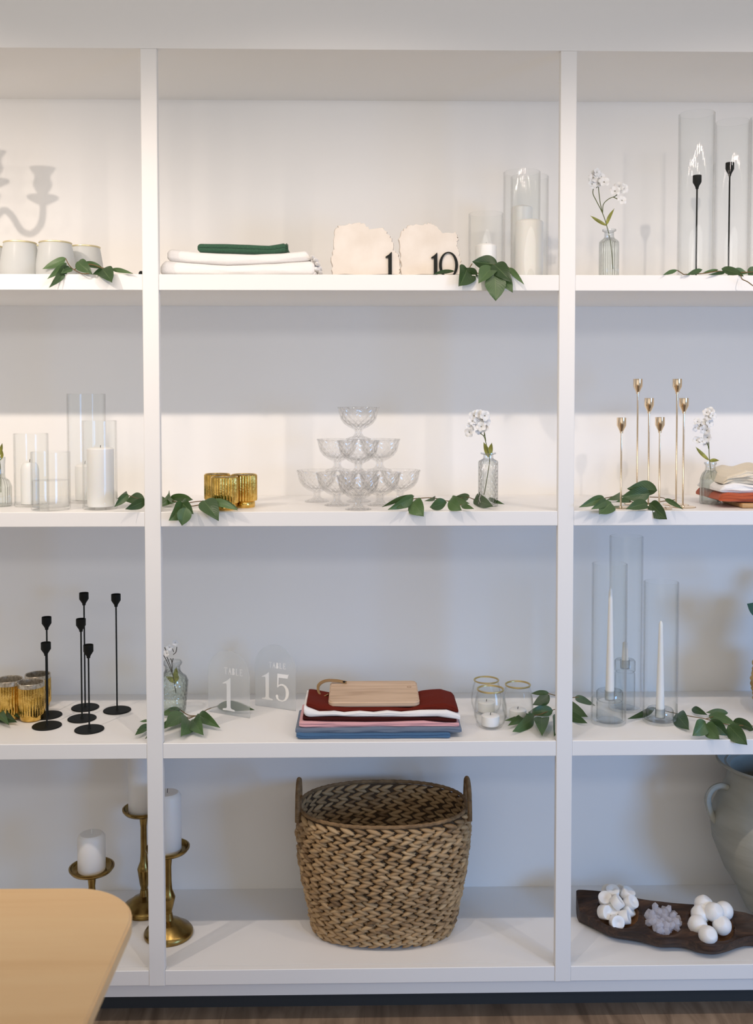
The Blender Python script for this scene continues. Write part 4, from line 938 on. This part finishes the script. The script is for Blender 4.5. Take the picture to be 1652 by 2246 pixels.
# ------------------------------------------------------------------ carved bowl with candles and gems
ZBK, ZFR, TILT = SB+.070, SB+.035, .27
def dough_bowl():
    back = [(1264, 1956), (1275, 1954), (1330, 1958), (1395, 1972), (1450, 1980), (1510, 1985), (1580, 1993), (1652, 2009), (1700, 2028), (1760, 2046)]
    front = [(1261, 1990), (1275, 2003), (1310, 2022), (1345, 2040), (1385, 2047), (1415, 2052), (1450, 2062), (1482, 2062), (1510, 2064), (1535, 2074), (1568, 2078), (1595, 2072), (1625, 2060), (1652, 2055), (1700, 2058), (1760, 2060)]
    org = PZ(1454, 2019, (ZBK+ZFR)/2); org.z = SB
    t = thing('carved_bowl', 'long dark carved wooden tray with three round wells on the bottom shelf', 'tray', org)
    wells = [PZ(1356, 2001, SB+.0525), PZ(1454, 2019, SB+.0525), PZ(1561, 2027, SB+.0525)]; rw = (.056, .049, .058)
    n, k = 220, 60; bm = bmesh.new(); g = []; sk = []
    Bp = [PZ(x, y, ZBK) for x, y in back]; Fp = [PZ(x, y, ZFR) for x, y in front]
    bt = [(p.x, p.y) for p in spline(Bp, 8)]; ft = [(p.x, p.y) for p in spline(Fp, 8)]; X0, X1 = Bp[0].x, Bp[-1].x
    for i in range(n+1):
        X = X0+(X1-X0)*i/n; yb, yf = interp(bt, X), interp(ft, X); row = []
        for j in range(k+1):
            y = yf+(yb-yf)*j/k; e = min(j, k-j)/k; zs_ = .035+.035*j/k; z = zs_+.005*math.exp(-e*26)-.002*math.exp(-e*90)+.0012*noise.noise(Vector((X*20, y*60, 0)))
            for wc, r in zip(wells, rw):
                d = math.hypot(X-wc.x, (y-wc.y)*.93)/r
                if d < 1: z = min(z, zs_-.030*(1-d*d)**.45)
                elif d < 1.12: z += .0018
            row.append(bm.verts.new((X-org.x, y-org.y, z)))
        g.append(row)
        ym = (yb+yf)/2; hb = (yb-yf)/2
        lo = []
        for s, zz in ((1.0, .022), (.84, .009), (.50, .0015)):
            lo.append((bm.verts.new((X-org.x, ym-hb*s-org.y, zz)), bm.verts.new((X-org.x, ym+hb*s-org.y, zz))))
        sk.append(lo)
    for i in range(n):
        for j in range(k): bm.faces.new((g[i][j], g[i+1][j], g[i+1][j+1], g[i][j+1]))
        a, b = sk[i], sk[i+1]
        fr = [(g[i][0], g[i+1][0])]+[(a[m_][0], b[m_][0]) for m_ in range(3)]; bk = [(g[i][k], g[i+1][k])]+[(a[m_][1], b[m_][1]) for m_ in range(3)]
        for L in (fr, bk):
            for p, q in zip(L, L[1:]): bm.faces.new((p[0], p[1], q[1], q[0]))
        bm.faces.new((fr[-1][0], fr[-1][1], bk[-1][1], bk[-1][0]))
    for i in (0, n):
        bm.faces.new(g[i]+[sk[i][m_][1] for m_ in range(3)]+[sk[i][m_][0] for m_ in (2, 1, 0)])
    bmesh.ops.recalc_face_normals(bm, faces=bm.faces)
    for f in bm.faces:
        cc = f.calc_center_median()+org
        f.material_index = 1 if any(math.hypot(cc.x-wc.x, cc.y-wc.y) < r*1.0 and cc.z > SB+.010 for wc, r in zip(wells, rw)) and abs(f.normal.z) > .0 and cc.z < SB+.068 else 0
        if cc.z < SB+.034 and f.material_index == 0 and f.normal.y < -.3: f.material_index = 1
    build('carved_wood', bm, [BOWLW, WELLW], t, fix=False)
    return wells
W1, W2, W3 = dough_bowl()
def on_tray(px, py, wc, off):
    """point above the tilted top of the tray"""
    n = Vector((0, -TILT, 1)); d = ray(px, py); p0 = Vector((wc.x, wc.y, SB+.0525+off)); return CAM+d*((p0-CAM).dot(n)/d.dot(n))
def small_candle():
    bm = lathe([(0, -.0125), (.0182, -.0125), (.019, -.0115), (.019, .0105), (.0182, .012), (.007, .0125), (.003, .0095), (0, .0095)], 28)
    bmesh.ops.recalc_face_normals(bm, faces=bm.faces); me = bpy.data.meshes.new('small_pillar'); bm.to_mesh(me); bm.free(); me.materials.append(WAX)
    me.polygons.foreach_set('use_smooth', [True]*len(me.polygons)); me.set_sharp_from_angle(angle=math.radians(40)); return me
SC = small_candle(); rnd = random.Random(2)
sc_list = [(1327, 2001, .066, (1.2, .3, .5), 'low at the left'), (1353, 2023, .058, (1.2, .1, .1), 'at the very front'), (1371, 2012, .062, (.9, 1.0, .6), 'front right, lying on its side'), (1354, 1979, .092, (.7, .5, .9), 'upright in the centre of the heap'),
 (1328, 1972, .080, (.5, -.4, .2), 'upper left'), (1384, 1980, .080, (.6, .6, .1), 'at the right rim'), (1344, 1957, .088, (.3, -.2, .3), 'top of the heap at the back left'), (1377, 1960, .088, (.4, .2, .7), 'back right'),
 (1335, 1957, .075, (.2, -.6, .8), 'half hidden at the back left'), (1345, 1998, .062, (.6, -.3, .1), 'half buried near the centre'), (1378, 1998, .056, (.4, .8, .3), 'low at the right under the others'), (1362, 1955, .075, (.3, .1, .9), 'back of the heap in the middle')]
for px, py, z, rot, lab in sc_list:
    o = bpy.data.objects.new('small_candle', SC); COL.objects.link(o); o.location = on_tray(px, py, W1, (z-.060)*.85+.004); o.rotation_euler = rot
    tag(o, 'small white candle in the left tray well, '+lab, 'candle', 'small white candles in the left well')
def ball_mesh():
    bm = lathe([(0, -.0235), (.011, -.0235), (.0155, -.0215), (.0235, -.009), (.0258, 0), (.0235, .010), (.0155, .0220), (.011, .0235), (0, .0235)], 36)
    bmesh.ops.recalc_face_normals(bm, faces=bm.faces); me = bpy.data.meshes.new('ball_candle'); bm.to_mesh(me); bm.free(); me.materials.append(WAX)
    me.polygons.foreach_set('use_smooth', [True]*len(me.polygons)); return me
BM_ = ball_mesh()
for px, py, z, rot, lab in ((1530, 2028, .040, (.2, .9, 0), 'at the left of the ring'), (1553, 2052, .040, (.9, .2, 0), 'nearest the front edge'), (1584, 2030, .042, (.5, -.6, 0), 'at the right of the ring'), (1566, 2001, .062, (.6, .5, 0), 'on top of the heap'),
  (1543, 1995, .048, (.3, .3, 0), 'upper left, behind the top one'), (1543, 1985, .055, (.1, .5, 0), 'back of the heap'), (1588, 1998, .048, (.9, -.9, 0), 'upper right of the heap'), (1536, 2006, .044, (.5, .1, 0), 'low between the left ones')):
    o = bpy.data.objects.new('ball_candle', BM_); COL.objects.link(o); o.location = on_tray(px, py, W3, (z-.040)*1.0+.008); o.rotation_euler = rot
    tag(o, 'white ball candle in the right tray well, '+lab, 'candle', 'white ball candles in the right well')
def gem_mesh(seed):
    rnd = random.Random(seed); bm = bmesh.new(); bmesh.ops.create_icosphere(bm, subdivisions=1, radius=.0130)
    for v in bm.verts: v.co *= rnd.uniform(.8, 1.15); v.co.z *= .75
    me = bpy.data.meshes.new('glass_gem'); bm.to_mesh(me); bm.free(); me.materials.append(GEM); return me
def gem_mat():
    m, N, L = mat('gem_glass'); b = N['Principled BSDF']; b.inputs['Transmission Weight'].default_value = 1; b.inputs['Roughness'].default_value = .03; b.inputs['IOR'].default_value = 1.5
    b.inputs['Base Color'].default_value = (.98, .97, 1, 1)
    tr = N.new('ShaderNodeBsdfTransparent'); ms = N.new('ShaderNodeMixShader'); ms.inputs[0].default_value = .45; L.new(b.outputs[0], ms.inputs[1]); L.new(tr.outputs[0], ms.inputs[2]); 
    tl = N.new('ShaderNodeBsdfTranslucent'); tl.inputs[0].default_value = (.97, .96, 1, 1); d2 = N.new('ShaderNodeBsdfDiffuse'); d2.inputs[0].default_value = (.88, .87, .92, 1)
    m1 = N.new('ShaderNodeMixShader'); m1.inputs[0].default_value = .5; L.new(tl.outputs[0], m1.inputs[1]); L.new(d2.outputs[0], m1.inputs[2])
    m2 = N.new('ShaderNodeMixShader'); m2.inputs[0].default_value = .5; L.new(ms.outputs[0], m2.inputs[1]); L.new(m1.outputs[0], m2.inputs[2]); L.new(m2.outputs[0], N['Material Output'].inputs[0]); return m
GEM = gem_mat(); GMS = [gem_mesh(k) for k in range(5)]
placed = []
for k in range(3000):
    if len(placed) >= 44: break
    a = rnd.random()*2*PI; r = .043*rnd.random()**.5; q = Vector((W2.x+r*math.cos(a), W2.y+r*math.sin(a), 0)); lay = 0 if len(placed) < 24 else 1
    q.z = SB+.0525+TILT*(q.y-W2.y)-.010+.0006*(r/.01)**2+lay*.013
    if r > .037 and lay: continue
    if any((q-p).length < .0138 for p in placed): continue
    placed.append(q); o = bpy.data.objects.new('glass_gem', GMS[k % 5]); COL.objects.link(o); o.location = q; o.rotation_euler = (rnd.random()*3, rnd.random()*3, rnd.random()*3)
    tag(o, 'small clear faceted glass gem heaped in the middle well of the carved tray', 'gem', 'clear glass gems in the middle well')

# ------------------------------------------------------------------ candelabra just outside the frame, its shadow falls on the wall
def candelabra():
    t = thing('candelabra', 'white candelabra beyond the left edge whose shadow falls on the wall', 'candelabra', (-1.118, .10, S1+.0004))
    m = pbr('white_ceramic', (.80, .77, .72), .4)
    sc_ = 1.0; zc = CZ+.702-S1   # cup centre height above shelf
    cup = lambda z: [(0, z-.050), (.010, z-.050), (.022, z-.044), (.033, z-.037), (.0335, z-.033), (.012, z-.030), (.011, z-.026), (.0195, z-.013), (.0205, z-.004), (.0165, z+.005), (.018, z+.014), (.0275, z+.027), (.0275, z+.029), (.016, z+.029), (.012, z), (0, z)]
    build('base', lathe([(0, 0), (.055, 0), (.055, .008), (.03, .02), (.012, .035), (.009, .06), (.016, .10), (.009, .14), (.008, zc-.06), (.014, zc-.03), (.009, zc-.02), (.009, zc-.01), (0, zc-.01)], 32), m, t)
    build('candle_cup', lathe(cup(zc+.035), 32), m, t)
    for s in (1, -1):
        arm = build('arm', tube([(s*.006, 0, zc-.075), (s*.022, 0, zc-.062), (s*.040, 0, zc-.078), (s*.058, 0, zc-.106), (s*.080, 0, zc-.112), (s*.098, 0, zc-.094), (s*.104, 0, zc-.07), (s*.104, 0, zc-.04)], .0072, n=10), m, t)
        build('candle_cup', lathe(cup(zc), 32, c=(s*.104, 0, 0)), m, arm)
candelabra()
o = build('dark_bead', lathe([(0, -.007), (.004, -.0065), (.0068, -.002), (.0068, .002), (.004, .0065), (0, .007)], 24), BLACKN); o.location = P(310, 596, .05); o.location.z = S1+.0073
tag(o, 'tiny dark round bead on the top shelf beside the left upright', 'bead')
